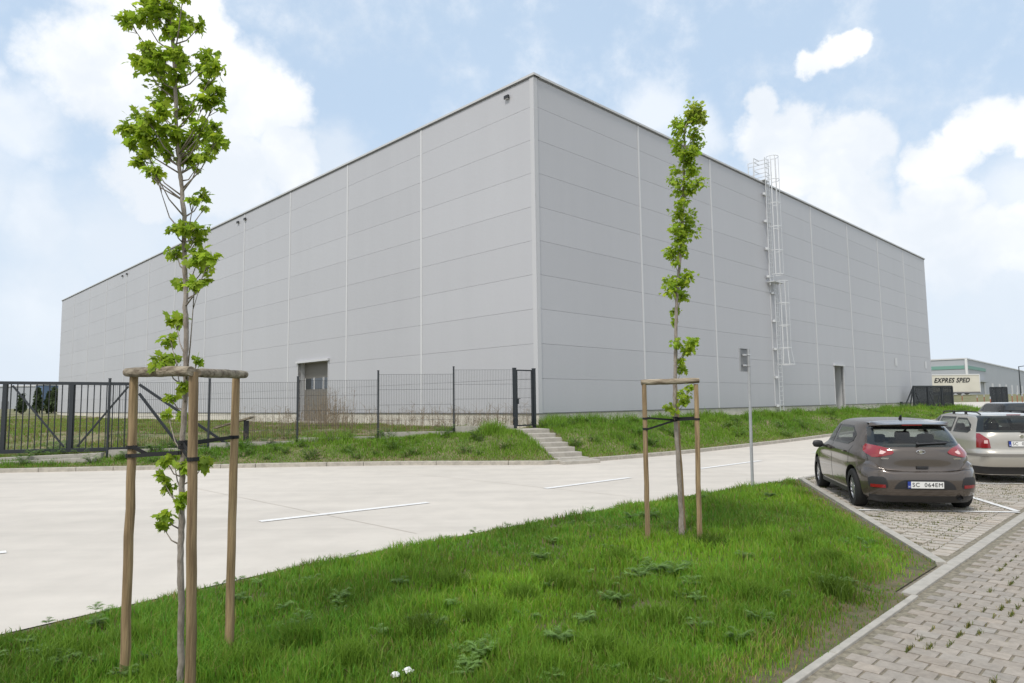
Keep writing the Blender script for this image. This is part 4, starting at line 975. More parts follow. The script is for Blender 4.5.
# bumper, standing proud under the tailgate
zb = Zr(.27, .56, 8) + Zr(.58, .80, 23)
def chamfer(p): return .004 + .046 * float(np.clip((np.interp(abs(p.y), [0, .42, .50, .57, .64, .70, 1], [.655, .655, .67, .70, .76, .80, .80]) - p.z) / .045, 0, 1))
def bump_in(z): return 0.0 if z <= .655 else float(np.interp(z, [.655, .67, .70, .76, .80], [.42, .50, .57, .64, .70]))
for sg in (1, -1):
    G = HB.wrap_grid(zb, lambda z: max(bump_in(z), .0001), lin((.27, -1.80), (.80, -1.84)), sg, 30)
    add(HB.patch(G, chamfer, .01), 'bumper', 'brown', kia)
add(HB.patch(HB.rear_grid(Zr(.20, .30, 5), lambda z: .72, lambda z: -.72, 24), .0535, .03), 'diffuser', 'plast', kia)
add(HB.patch(HB.rear_grid(Zr(.388, .522, 8), lin((.388, .44), (.44, .42), (.49, .37), (.522, .30)), lin((.388, -.44), (.44, -.42), (.49, -.37), (.522, -.30)), 20), .0525, .003), 'plate_recess', 'plast', kia)
for sg in (1, -1):
    ya, yb = lin((.40, .53), (.43, .51), (.54, .54), (.56, .57)), lin((.40, .70), (.43, .735), (.54, .735), (.56, .70))
    add(HB.patch(HB.rear_grid(Zr(.40, .56, 8), lambda z: sg * ya(z), lambda z: sg * yb(z), 10), .0525, .003), 'corner_pocket', 'plast', kia)
    add(HB.patch(HB.rear_grid(Zr(.405, .45, 3), lambda z: sg * .545, lambda z: sg * .71, 10), .058, .004), 'reflector', 'red', kia)
number_plate(kia, HB, .452, 0, 'SC  064EM', off=.064)
# spoiler
mb = MB(); rowsS = []
for y in np.linspace(-.60, .60, 25):
    k = 1 - (abs(y) / .60) ** 4 * .10; f_ = HB.rear_pt(y, 1.425) + Vector((.10, 0, .0)); e = Vector((-1.745 * k, y, 1.358 + .018 * (1 - (y / .6) ** 2)))
    rowsS.append([Vector((-1.30, y * .97, 1.452 - .03 * (y / .6) ** 2)), Vector((-1.58, y, 1.420 - .012 * (y / .6) ** 2)), Vector((e.x, y, e.z + .012)), e, Vector((e.x + .06, y, e.z - .014)), Vector((-1.62, y, 1.345))])
mb.grid(rowsS); add(mb, 'spoiler', 'brown', kia)
mb = MB(); mb.box((-1.744, 0, 1.372), (.012, .30, .014)); mb.build('brake_light', M['red'], kia)
mb = MB(); mb.tube([(-1.18, 0, 1.44), (-1.22, 0, 1.50), (-1.26, 0, 1.525)], [.03, .022, .008], 8); add(mb, 'antenna', 'plast', kia)
# emblem, badges, tailgate grip
p = HB.rear_pt(0, .955); mb = MB(); E_ = [p + Vector((-.012, .062 * cos(a), .030 * sin(a))) for a in np.linspace(0, 2 * pi, 25)]; mb.tube(E_, .006, 6, caps=False); mb.tube([p + Vector((-.0, 0, 0)), p + Vector((-.012, 0, 0))], .026, 12); add(mb, 'emblem', 'chrome', kia)
p = HB.rear_pt(0, .72); mb = MB(); mb.box((p.x - .012, 0, .715), (.03, .17, .035)); mb.build('tailgate_grip', M['plast'], kia)
for y in (.52, -.52):
    p = HB.rear_pt(y, .85); mb = MB(); mb.box(p + Vector((-.004, 0, 0)), (.008, .11, .022), rz=.12 * (1 if y < 0 else -1)); mb.build('badge', M['chrome'], kia)
mb = MB(); mb.tube([(-1.9, -.50, .255), (-2.135, -.50, .25)], .042, 14, caps=False); mb.tube([(-2.10, -.50, .251), (-2.09, -.50, .251)], .036, 14); add(mb, 'exhaust', 'void', kia)
def mirror(root, B, x, z, m, sgs=(1, -1)):
    for sg in sgs:
        b = B.side_pt(x, z, sg); mb = MB(); mb.tube([b, b + Vector((0, sg * .06, .02))], .025, 8)
        C_ = b + Vector((-.02, sg * .12, .035)); rows_ = []
        for q in np.linspace(-1, 1, 9):
            r = sqrt(max(0, 1 - q * q)) ** .6; rows_.append([C_ + Vector((.055 * cos(a) * r * (1.2 if cos(a) > 0 else .6), q * .105, .072 * sin(a) * r)) for a in np.linspace(0, 2 * pi, 14, endpoint=False)])
        mb.ring(rows_); add(mb, 'mirror', m, root)
mirror(kia, HB, .56, .90, 'plast')
for sg in (1, -1):
    for x in (.02, -.98):
        b = HB.side_pt(x, .905, sg); mb = MB(); mb.bar(b + Vector((-.09, sg * .022, 0)), b + Vector((.09, sg * .022, 0)), .02, .026); add(mb, 'door_handle', 'brown', kia)
    mb = MB()
    for xt, xb in ((.98, 1.0), (-.07, -.03), (-1.30, -1.02)):
        pts = [HB.side_pt(xb + (xt - xb) * (z - .3) / .72, z, sg) for z in Zr(.30 if xb > -.9 else .70, 1.01, 12)]
        for a, b in zip(pts[:-1], pts[1:]):
            n = HB.normal(a); mb.bar(a + n * .0005, b + n * .0005, .007, .003, up=n)
    mb.build('door_seam', M['ink'], kia)
    pts = [HB.side_pt(x, .235, sg) for x in Zr(-.98, .92, 10)]; mb = MB()
    for a, b in zip(pts[:-1], pts[1:]): mb.bar(a, b, .03, .07)
    mb.build('sill', M['plast'], kia)
# tailgate seams
mb = MB()
for sg in (1, -1):
    pts = [HB.rear_pt(sg * y, z) for z, y in ((.80, .73), (.87, .735), (.93, .74), (1.0, .745), (1.04, .74))]
    for a, b in zip(pts[:-1], pts[1:]): n = HB.normal(a); mb.bar(a + n * .001, b + n * .001, .007, .003, up=n)
mb.build('tailgate_seam', M['ink'], kia)

# --- champagne estate
EB = Body(rear=[(.20, -2.08), (.30, -2.19), (.42, -2.25), (.56, -2.27), (.66, -2.255), (.71, -2.20), (.95, -2.19), (1.04, -2.17), (1.08, -2.14), (1.25, -2.03), (1.40, -1.93), (1.43, -1.86), (1.455, -1.70), (1.466, -1.3), (1.47, -.8)],
          front=[(.18, 2.1), (.30, 2.24), (.50, 2.28), (.70, 2.2), (.78, 2.02), (.86, 1.72), (.94, 1.40), (1.0, 1.16), (1.15, .88), (1.30, .58), (1.40, .34), (1.44, .14), (1.46, .0), (1.47, -.2)],
          half=[(.18, .82), (.26, .86), (.40, .88), (.62, .885), (.86, .882), (.96, .87), (1.02, .845), (1.08, .815), (1.25, .745), (1.38, .685), (1.42, .64), (1.445, .55), (1.46, .42), (1.468, .27), (1.47, .16)],
          nr=[(.18, 6), (.6, 6), (.9, 6), (1.05, 5.5), (1.3, 5.5), (1.47, 4.5)], nf=[(.18, 6.0), (.6, 5.5), (.8, 4.6), (.95, 3.6), (1.05, 3.6), (1.3, 4.0), (1.47, 3.5)], xm=-.2)
E_REAR = lin((1.07, .73), (1.405, .60)); E_FR = lin((1.03, .70), (1.38, .56)); E_Q = (lin((1.045, -1.66), (1.10, -1.72), (1.22, -1.66), (1.36, -1.40)), lin((1.045, -.97), (1.36, -.97)))
ECUT = [rear_cut(1.07, 1.405, E_REAR, -1.5), front_cut(1.03, 1.39, E_FR, .30), side_cut(1.045, 1.375, lin((1.045, .08), (1.375, .02)), lin((1.045, 1.02), (1.375, .38))), side_cut(1.045, 1.375, lin((1.045, -.86), (1.375, -.86)), lin((1.045, -.02), (1.375, -.07))), side_cut(1.045, 1.36, *E_Q)]
est = build_car('parked_car', 'champagne coloured estate with black roof rails parked beyond the brown-grey hatchback', EB, ZS, M['beige'], (1.33, -1.25), .32, .875, 'parked cars', (10.55 + .48, 14.3 + 2.26), radians(90 - 12), .0, ECUT)
front_glass(est, EB, 1.03, 1.39, E_FR)
gl = glaze(est, EB, 'rear_window', EB.rear_grid(Zr(1.07, 1.405, 18), lin((1.07, .73), (1.405, .60)), lin((1.07, -.73), (1.405, -.60)), 36))
mb = MB(); a, b = EB.rear_pt(.0, 1.085), EB.rear_pt(-.45, 1.10); mb.bar(a + Vector((-.03, 0, 0)), b + Vector((-.03, 0, 0)), .02, .025); add(mb, 'wiper', 'plast', gl)
side_windows(est, EB, (1.02, .38), None or (0, 0), 1.045, 1.375, .08, ((1.045, -.86), (1.375, -.86)))
for sg in (1, -1):
    glaze(est, EB, 'quarter_window', EB.side_grid(Zr(1.045, 1.36, 17), *E_Q, sg, 28))
    tl = add(EB.patch(EB.wrap_grid(Zr(.745, 1.04, 9), lin((.745, .58), (.93, .60), (.98, .66), (1.04, .70)), lin((.745, -2.0), (.93, -2.0), (1.04, -1.94)), sg, 16), .014, .02), 'tail_light', 'red', est)
    add(EB.patch(EB.wrap_grid(Zr(.84, .905, 4), lin((.84, .62), (.905, .62)), lin((.84, -2.12), (.905, -2.12)), sg, 10), .019, .008), 'lamp_lens', 'redlite', tl)
    G = EB.wrap_grid(Zr(.27, .695, 14), lambda z: .0001, lin((.27, -1.72), (.695, -1.72)), sg, 26); add(EB.patch(G, .024, .03), 'bumper', 'beige', est)
    G = EB.wrap_grid(Zr(.575, .625, 3), lambda z: .0001, lin((.575, -1.75), (.625, -1.75)), sg, 26); add(EB.patch(G, .036, .02), 'bumper_moulding', 'door', est)
    G = EB.wrap_grid(Zr(.22, .37, 4), lambda z: .0001, lin((.22, -1.74), (.37, -1.74)), sg, 26); add(EB.patch(G, .030, .02), 'bumper_skirt', 'plast', est)
    mb = MB(); P_r = [Vector((x, sg * (.60 - .03 * abs(x)), 1.452 + h_)) for x, h_ in ((.15, -.01), (.05, .035), (-.4, .045), (-1.0, .045), (-1.55, .035), (-1.72, -.015))]; mb.tube(P_r, .016, 7)
    for x in (-.45, -1.05): mb.bar((x - .04, sg * (.60 - .03 * abs(x)), 1.45), (x + .04, sg * (.60 - .03 * abs(x)), 1.45), .03, .09)
    add(mb, 'roof_rail', 'plast', est)
    mb = MB()
    for xt, xb in ((-.90, -.80), (.03, .06), (1.05, 1.0)):
        pts = [EB.side_pt(xb + (xt - xb) * (z - .3) / .74, z, sg) for z in Zr(.30 if xb > -.7 else .66, 1.03, 12)]
        for a, b in zip(pts[:-1], pts[1:]): n = EB.normal(a); mb.bar(a + n * .0005, b + n * .0005, .007, .003, up=n)
    mb.build('door_seam', M['ink'], est)
    for x in (.12, -.82):
        b = EB.side_pt(x, .93, sg); mb = MB(); mb.bar(b + Vector((-.09, sg * .022, 0)), b + Vector((.09, sg * .022, 0)), .02, .026); add(mb, 'door_handle', 'beige', est)
mirror(est, EB, .86, 1.0, 'beige')
number_plate(est, EB, .835, 0, 'SC  045EN', off=.014)
p = EB.rear_pt(0, .985); mb = MB(); mb.tube([p + Vector((.01, 0, 0)), p + Vector((-.012, 0, 0))], .036, 16); add(mb, 'emblem', 'chrome', est)
p = EB.rear_pt(0, 1.42); mb = MB(); mb.box((-1.905, 0, 1.432), (.03, .26, .014)); mb.build('brake_light', M['red'], est)
# --- dark car farther along the road
X3 = pt(1007, 412, 31.5); far_car = build_car('parked_car', 'dark car farthest away, only its roof and windows showing above the champagne estate', EB, ZS, M['navy'], (1.33, -1.25), .32, .875, 'parked cars', (X3.x + 1.0, 33.2), radians(90 - 14), float(zroad(X3.x, 33)) + .006)
add(EB.patch(EB.rear_grid(Zr(1.07, 1.405, 8), lin((1.07, .73), (1.405, .60)), lin((1.07, -.73), (1.405, -.60)), 16), .006), 'rear_window', 'glass', far_car)
side_windows(far_car, EB, (1.14, .48), None or (0, 0), 1.045, 1.375, .08, ((1.045, -1.55), (1.20, -1.62), (1.375, -1.2)), solid=True)
for sg in (1, -1):
    add(EB.patch(EB.wrap_grid(Zr(.80, 1.02, 6), lin((.80, .60), (1.02, .68)), lin((.80, -2.05), (1.02, -1.98)), sg, 12), .014, .02), 'tail_light', 'red', far_car)

# ------------------------------------------------------------------ far right: gate leaves, trailer, warehouse, markers
def mesh_gate(label, a, b, z0, z1, tail, dark):
    root = empty('sliding_gate', (a.x, a.y, z0)); tag(root, label, 'gate'); inv = Matrix.Translation(-Vector(root.location))
    def Q(mb, name, m='fence'):
        o = mb.build(name, M[m], root); o.matrix_parent_inverse = inv
    d = Vector((b.x - a.x, b.y - a.y, 0)); u = d.normalized(); v = lambda q, z: Vector((a.x + d.x * q, a.y + d.y * q, z))
    mb = MB(); mb.bar(v(0, z1), v(1, z1), .12, .14); Q(mb, 'top_rail'); mb = MB(); mb.bar(v(tail, z0 + .1), v(1, z0 + .1), .12, .16); Q(mb, 'bottom_rail')
    for q in (0, .36, .72, 1):
        mb = MB(); mb.bar(v(q, z0), v(q, z1), .12, .14, up=u); Q(mb, 'stile')
    mb = MB(); n = int(d.length / dark)
    for k in range(n): mb.bar(v(k / n, z0 + .1), v(k / n, z1), .05, .05, up=u)
    Q(mb, 'bars')
    for q0, q1 in ((0, .20), (.36, .55), (.72, .56)):
        mb = MB(); mb.bar(v(q0, z1 - .1), v(q1, z0 + .1), .06, .08); Q(mb, 'brace')
    if tail < 0:
        for q0, q1 in ((0, tail), (0, tail * .45)):
            mb = MB(); mb.bar(v(q0, z1), v(q1, z0 + .1), .07, .10); Q(mb, 'tail_brace')
        mb = MB(); mb.bar(v(tail - .05, z0 - .2), v(tail - .05, z0 + .75), .16, .16, up=u); Q(mb, 'roller_post')
def zg(x, y): return float(hz(x, y))
a, b = pt(914.5, 407, 58), pt(953, 405, 60); z0 = 1.0
mesh_gate('dark barred sliding gate standing at the far corner of the warehouse, beneath the lettered trailer', a, b, z0 - .25, pt(914, 386.5, 58).z, -.27, .13)
a, b = pt(991, 400, 84), pt(1007.5, 400, 84); mesh_gate('small dark gate leaf standing alone in front of the far warehouse', a, b, zg(a.x, a.y) - .1, pt(991, 387.5, 84).z, 0.0, .085)
TY = 121.0; ta, tb = pt(901, 375.5, TY), pt(979, 375, TY); tz = pt(960, 392, TY).z; gz_ = zg(tb.x, TY)
tr = empty('lorry_trailer', (ta.x, TY, gz_)); tag(tr, 'cream curtain-sided lorry trailer with bold black slanted lettering', 'trailer'); TI = Matrix.Translation(-Vector(tr.location))
def TPt(mb, name, m, **k):
    o = mb.build(name, M[m], tr, **k); o.matrix_parent_inverse = TI; return o
zt_ = (ta.z + tb.z) / 2; hw = 1.25; cx_ = (ta.x + tb.x) / 2; ln = tb.x - ta.x
mb = MB(); mb.box((cx_, TY + hw, (tz + zt_) / 2), (ln, 2 * hw, zt_ - tz)); TPt(mb, 'curtain_body', 'tarp', bevel=.05)
mb = MB(); mb.box((cx_, TY + hw, zt_ + .06), (ln + .1, 2 * hw + .12, .16)); TPt(mb, 'roof', 'white')
mb = MB(); mb.box((cx_, TY + hw, tz - .12), (ln, 2 * hw + .05, .26)); TPt(mb, 'side_rail', 'trim_dark')
mb = MB(); mb.box((tb.x + .04, TY + hw, (tz + zt_) / 2), (.1, 2 * hw + .1, zt_ - tz + .1)); TPt(mb, 'rear_frame', 'white')
for k in range(3):
    for yy in (.2, 2 * hw - .2):
        mb = MB(); x = tb.x - 2.2 - k * 1.35; mb.tube([(x, TY + yy - .16, gz_ + .5), (x, TY + yy + .16, gz_ + .5)], .5, 20); TPt(mb, 'wheel', 'tyre')
for yy in (.3, 2 * hw - .3):
    mb = MB(); mb.bar((ta.x + 3, TY + yy, gz_), (ta.x + 3, TY + yy, tz), .15, .15, up=(1, 0, 0)); TPt(mb, 'landing_leg', 'plast')
w_ = pt(969.5, 381, TY).x - pt(933.5, 381, TY).x; lc = pt(951.5, 380.5, TY - .02)
t_ = text_mesh('lettering', 'EXPRES SPED', 1.12, M['ink'], tr, (lc.x, TY - .03, lc.z), ((1, 0, 0), (0, 0, 1)), shear=.35, depth=.01, width=w_, bold=.03); t_.matrix_parent_inverse = TI
# far warehouse
fc, fe1 = pt(966, 359, 150), pt(1024, 372, 232); fd = Vector((fe1.x - fc.x, fe1.y - fc.y, 0)).normalized(); fl_ = Vector((-fd.y, fd.x, 0))
fw = empty('far_warehouse', (fc.x, fc.y, 2)); tag(fw, 'distant grey warehouse with a green band round its corner, behind the lettered trailer', 'warehouse'); WI = Matrix.Translation(-Vector(fw.location))
def WP(mb, name, m):
    o = mb.build(name, M[m], fw); o.matrix_parent_inverse = WI
c0 = Vector((fc.x, fc.y, 0)); corners = [c0, c0 + fd * 130, c0 + fd * 130 + fl_ * 60, c0 + fl_ * 60]
mb = MB(); mb.prism([(q.x, q.y) for q in corners], .5, fc.z); WP(mb, 'wall', 'farwall')
mb = MB(); mb.prism([(q.x, q.y) for q in (c0 - fd * .15 - fl_ * .15, c0 + fd * 130 - fl_ * .15, c0 + fd * 130 + fl_ * 60, c0 + fl_ * 60 - fd * .15)], fc.z - .02, fc.z + .25); WP(mb, 'roof', 'trim')
nz_ = fc.z
mb = MB(); mb.bar(c0 + fd * .4 - fl_ * .06 + Vector((0, 0, nz_ - 1.75)), c0 + fd * 26 - fl_ * .06 + Vector((0, 0, nz_ - 1.75)), .1, .75); mb.bar(c0 + fl_ * .4 - fd * .06 + Vector((0, 0, nz_ - 1.75)), c0 + fl_ * 58 - fd * .06 + Vector((0, 0, nz_ - 1.75)), .1, .75); WP(mb, 'green_band', 'farband')
mb = MB(); mb.bar(c0 + fd * 9 - fl_ * .5 + Vector((0, 0, nz_ - 4.6)), c0 + fd * 24 - fl_ * .5 + Vector((0, 0, nz_ - 4.6)), 1.0, .5); WP(mb, 'canopy', 'farwall')
mb = MB(); mb.box(c0 + Vector((-.05, -.05, (nz_ + 1) / 2)), (.4, .4, nz_ - 1.0), rz=.7); WP(mb, 'corner_trim', 'white')
for k in range(1, 9):
    mb = MB(); p = c0 + fd * (10 + 13 * k) - fl_ * .06; mb.bar(p + Vector((0, 0, 2.2)), p + Vector((0, 0, 5.2)), 2.6, .1, up=fl_); WP(mb, 'dock_door', 'trim')
# marker posts and a lamp
for px, Y, h in ((962, 96, 1.0), (977, 90, .9), (984, 90, 1.0), (990, 82, 1.0), (1012, 84, 1.3), (1017, 84, 1.4), (1022, 84, 1.2)):
    p = pt(px, 396, Y); z = zg(p.x, p.y); r = empty('marker_post', (p.x, p.y, z)); tag(r, 'slim orange marker post with a pale top standing in the grass before the far warehouse', 'marker post', 'orange marker posts')
    mb = MB(); mb.box((0, 0, h * .3), (.08, .08, h * .7)); mb.build('post', M['orange'], r); mb = MB(); mb.box((0, 0, h * .8), (.08, .08, h * .3)); mb.build('cap', M['farwall'], r)
p = pt(1021, 396, 110); z = zg(p.x, p.y); r = empty('lamp_post', (p.x, p.y, z)); tag(r, 'dark lamp post at the right edge of the photo before the far warehouse', 'lamp post')
mb = MB(); mb.tube([(0, 0, 0), (0, 0, 4.6)], [.10, .06], 8); mb.build('pole', M['fence'], r); mb = MB(); mb.bar((0, 0, 4.55), (.9, 0, 4.65), .22, .10); mb.build('lamp_head', M['fence'], r)

# ------------------------------------------------------------------ far left: conifers, halls, hill
def conifer(px, py, wpx, hpx, Y):
    p = pt(px, py, Y); z = zg(p.x, p.y); h = hpx / F * Y; w = wpx / F * Y / 2
    r = empty('conifer', (p.x, p.y, min(z, p.z))); zb = p.z - z if False else 0
    n = 900; t = rng.random(n) ** .8; a = rng.random(n) * 2 * pi; rad = w * (1 - t) ** .75 * (.55 + .45 * rng.random(n)) * np.where(t < .08, .7, 1)
    c = np.stack([np.cos(a) * rad, np.sin(a) * rad, .25 + t * (h + p.z - z)], 1); V = np.empty((n, 3, 3)); s_ = .16
    for k in range(3): V[:, k] = c + rng.normal(0, s_, (n, 3)) + (np.array([0, 0, .25]) if k == 2 else 0)
    ob = raw_mesh('foliage', V.reshape(-1, 3), np.arange(3 * n), np.full(n, 3), M['conifer'], np.repeat(rng.uniform(.6, 1.4, (n, 1)) * np.ones((1, 3)), 3, 0), r)
    mb = MB(); mb.tube([(0, 0, -.2), (0, 0, h * .8)], [.12, .03], 8); mb.build('trunk', M['bark'], r); return r
for (px, py, w, h, lab) in ((21.5, 409, 7, 11, 'smallest and leftmost of the four dark conifers seen through the sliding gate'), (37.5, 407, 9, 15, 'tall dark conifer standing alone between the smallest one and the touching pair'), (48.5, 407, 6, 11, 'shorter conifer of the touching pair seen through the sliding gate'), (54, 407, 9, 16, 'tallest dark conifer, nearest to the warehouse end wall')):
    tag(conifer(px, py, w, h, 88), lab, 'tree', 'conifers seen through the gate')
for px0, px1, yt, Y, m, lab in ((-60, 36, 386, 260, 'farwall', 'distant pale grey hall on the left horizon behind the conifers'), (36, 44, 383.5, 235, 'farblue', 'distant blue-clad hall block between the pale halls on the left horizon'), (44, 66, 386.5, 270, 'farwall', 'distant pale hall on the left horizon next to the warehouse end wall')):
    a, b = pt(px0, yt, Y), pt(px1, yt, Y); r = empty('distant_hall', ((a.x + b.x) / 2, Y, 1)); tag(r, lab, 'hall'); wd_ = b.x - a.x
    mb = MB(); mb.box((0, 15, (a.z - 1) / 2 - 1), (wd_, 30, a.z + 1)); mb.build('wall', M[m], r); mb = MB(); mb.box((0, 15, a.z - 1 + -.35), (wd_ + .6, 30.6, .5)); mb.build('roof', M['trim'], r)
    mb = MB()
    for k in range(int(wd_ / 7)):
        mb = MB(); mb.box((-wd_ / 2 + 4 + 7 * k, -.05, 2.2), (2.6, .2, 3.4)); mb.build('dock_door', M['trim_dark'] if m == 'farwall' else M['farwall'], r)
hx = np.linspace(-1500, 1500, 120); mb = MB(); Rr = []
for k, q in enumerate(np.linspace(0, 1, 10)):
    Rr.append([(x, 1500 + 500 * q, -4 + (34 + 26 * vnoise([x], [0], 260, 4)[0] + 8 * vnoise([x], [9], 60, 5)[0]) * sin(pi * q / 1.6) * (.35 + .65 * sm((-x - 350) / 600))) for x in hx])
mb.grid(Rr); tag(mb.build('hills', M['hill'], smooth=True), kind='structure')

# ------------------------------------------------------------------ grass and weeds
def in_poly(x, y, P):
    P = np.asarray(P); r = np.zeros(x.shape, bool); j = len(P) - 1
    for i in range(len(P)):
        c = ((P[i, 1] > y) != (P[j, 1] > y)) & (x < (P[j, 0] - P[i, 0]) * (y - P[i, 1]) / (P[j, 1] - P[i, 1] + 1e-12) + P[i, 0]); r ^= c; j = i
    return r
def lawn_points(n):
    # more blades near the camera: draw distance with density ~ 1/d
    y = 2.6 * (16.2 / 2.6) ** rng.random(n); x = rng.uniform(-1, 1, n) * (y * .85 + .6) ; x += np.where(rng.random(n) < .5, 0, 0)
    k = in_poly(x, y, LP_); return x[k], y[k]
x, y = lawn_points(430000)
ed = edge_dist(x, y, LP_); cov = vnoise(x, y, .55, 11) * .6 + vnoise(x, y, .18, 12) * .4; cl = vnoise(x, y, 1.7, 13)
dens = sm((ed - .03 - .13 * vnoise(x, y, .35, 31)) / .18) * .80 + .20; keep = rng.random(len(x)) < np.where(cov < .17, .3, dens); x, y, cov, cl, ed = x[keep], y[keep], cov[keep], cl[keep], ed[keep]
hgt = (.05 + .095 * cov + .05 * (vnoise(x, y, .35, 14) > .62)) * (.35 + .65 * sm(ed / .45)) * rng.uniform(.55, 1.25, len(x)); wid = .0032 + .00085 * y
tn = np.stack([.74 + .44 * cl + rng.normal(0, .12, len(x)), .90 + .34 * cl + rng.normal(0, .10, len(x)), .85 + .3 * rng.random(len(x))], 1)
dryb = rng.random(len(x)) < (.05 + .22 * (ed < .4)); tn[dryb] = np.array([1.9, .95, 3.6]) * rng.uniform(.7, 1.1, (dryb.sum(), 1))
dk_ = vnoise(x, y, .8, 17); tn *= (.72 + .62 * dk_)[:, None]
nt_ = 0; TX, TY_, TH_, TT = [], [], [], []
for (px, py, rad, hh, tone) in ((420, 636, .16, .22, .62), (835, 592, .14, .2, .6), (712, 548, .16, .2, .55), (520, 600, .12, .2, .9), (300, 640, .14, .2, 1.0), (60, 655, .2, .2, 1.0), (130, 640, .12, .2, .95), (250, 668, .16, .22, 1.05), (350, 662, .14, .2, 1.0), (600, 652, .14, .2, 1.05), (480, 620, .14, .2, .95), (660, 620, .14, .2, 1.0), (560, 585, .14, .2, .9), (400, 560, .16, .18, .95), (640, 670, .16, .22, 1.1), (540, 672, .14, .2, 1.1), (760, 600, .14, .18, .9), (800, 545, .14, .18, .9), (720, 590, .14, .2, 1.0), (450, 585, .14, .18, .8), (620, 560, .14, .18, .85), (170, 676, .2, .2, 1.0), (830, 560, .1, .16, .8)):
    q_ = gp(px, py, .10); k_ = 420; TX.append(q_.x + rng.normal(0, rad * .55, k_)); TY_.append(q_.y + rng.normal(0, rad * .55, k_)); TH_.append(hh * rng.uniform(.5, 1.15, k_)); TT.append(np.clip(np.array([.95, 1.0, 1.0]) * tone * rng.uniform(.75, 1.25, (k_, 1)), .2, 3))
TX, TY_, TH_, TT = (np.concatenate(q_) for q_ in (TX, TY_, TH_, TT)); k_ = in_poly(TX, TY_, LP_)
x = np.concatenate([x, TX[k_]]); y = np.concatenate([y, TY_[k_]]); hgt = np.concatenate([hgt, TH_[k_]]); wid = .0032 + .00085 * y; tn = np.concatenate([tn, TT[k_]])
tag(blades('lawn_grass', np.stack([x, y, lawn_z(x, y)], 1), hgt, wid, np.clip(tn, .2, 4), M['grass'], .75), kind='stuff')
# grass on the bank and in the yard
n = 900000; y = 17 * (75 / 17) ** rng.random(n); x = rng.uniform(-.78, .80, n) * y; dkv = kerb_dist(x, y)
wall = ((x - CX) * DL.y - (y - CY) * DL.x); inside = ((Vector((0, 0)).x + (x - CX) * DR.x + (y - CY) * DR.y) > -.05) & (((x - CX) * DL.x + (y - CY) * DL.y) > -.05)
k = (dkv > .17) & (dkv < np.where(x < 0, 60, 16)) & ~inside & ~on_stairs(x, y) & (x > -70) & (x < 46)
x, y, dkv = x[k], y[k], dkv[k]
left = x < 1.0; yard = left & (dkv > np.interp(x, [-13, .5], [1.5, 3.6]))
pat = vnoise(x, y, 1.1, 21) * .6 + vnoise(x, y, .4, 22) * .4; k = rng.random(len(x)) < np.where(yard, np.clip((pat - .30) * 1.6, .03, .6), .75 + .25 * sm((pat - .2) / .4)); x, y, dkv, yard, pat = x[k], y[k], dkv[k], yard[k], pat[k]
hgt = np.where(yard, .05 + .16 * pat, .07 + (.16 * pat + .34 * sm((vnoise(x, y, .8, 29) - .5) / .35) * sm((dkv - .8) / 1.5)) * sm(dkv / 1.0)) * rng.uniform(.5, 1.3, len(x)); wid = np.where(yard, .006, .009) + .00042 * y
br_ = vnoise(x, y, 2.2, 23); tn = np.stack([.76 + .42 * br_, .95 + .25 * br_, .9 + .3 * br_], 1) * rng.uniform(.8, 1.3, (len(x), 1))
dryb = rng.random(len(x)) < np.where(yard, .45, .05 + .30 * (dkv < .5)); tn[dryb] = np.array([1.8, .85, 3.6]) * rng.uniform(.6, 1.15, (dryb.sum(), 1))
tag(blades('bank_grass', np.stack([x, y, hz(x, y) - .02], 1), hgt, wid, np.clip(tn, .2, 4), M['grass'], .8), kind='stuff')
# feathery weeds: rosettes of divided leaves
def weeds(name, spots, m, r0=.35, r1=1.8):
    V = []; Fc = []; T = []; o = 0
    for (wx, wy, wz, R_, nl, tone) in spots:
        for k in range(nl):
            a = rng.random() * 2 * pi; rise = rng.uniform(r0, r1); ln = R_ * rng.uniform(.6, 1.1); d = np.array([cos(a), sin(a)]); s_ = np.array([-d[1], d[0]])
            for q in np.linspace(.10, 1, 15):
                c = np.array([wx, wy]) + d * ln * q; z = wz + ln * (rise * q - .75 * rise * q * q) + .015; lw = ln * .24 * sin(pi * min(q * .9 + .12, 1)) + .006
                for sg in (-1, 1):
                    e = c + s_ * sg * lw + d * lw * .6; th = d * lw * .16
                    V += [(c[0] - th[0], c[1] - th[1], z), (c[0] + th[0], c[1] + th[1], z), (e[0], e[1], z + lw * rng.uniform(-.1, .5))]; Fc += [o, o + 1, o + 2]; o += 3
                    t_ = tone * rng.uniform(.75, 1.25); T += [(t_, t_, t_ * 1.05)] * 3
    return tag(raw_mesh(name, np.array(V), np.array(Fc), np.full(len(Fc) // 3, 3), m, np.array(T)), kind='stuff')
sp = []
for (px, py, R_, tone) in ((655, 573, .22, 1.0), (640, 578, .20, .95), (672, 576, .2, 1.05), (690, 588, .14, 1.0), (745, 560, .14, .9), (560, 640, .14, 1.1), (480, 655, .14, 1.25), (470, 668, .10, 1.3), (430, 632, .16, .75), (418, 628, .14, .7), (585, 622, .11, 1.1), (300, 625, .12, .9), (40, 655, .12, .9), (62, 662, .12, .9), (150, 660, .10, .8), (650, 518, .2, .8), (632, 520, .16, .8), (700, 500, .16, .8), (770, 497, .14, .8), (830, 588, .12, .7), (840, 583, .10, .75), (740, 640, .12, .8), (760, 622, .14, .8), (400, 585, .12, .9), (520, 600, .12, .9), (340, 600, .12, .9), (240, 600, .12, .8), (610, 600, .12, 1.0), (540, 560, .14, .9), (780, 600, .1, .9), (700, 630, .12, .9), (95, 625, .1, .8)):
    p = gp(px, py, .10); sp.append((p.x, p.y, float(lawn_z(np.array(p.x), np.array(p.y))) + .03, R_ * 1.0, 22, .35 + .65 * tone))
rw = np.random.default_rng(3)
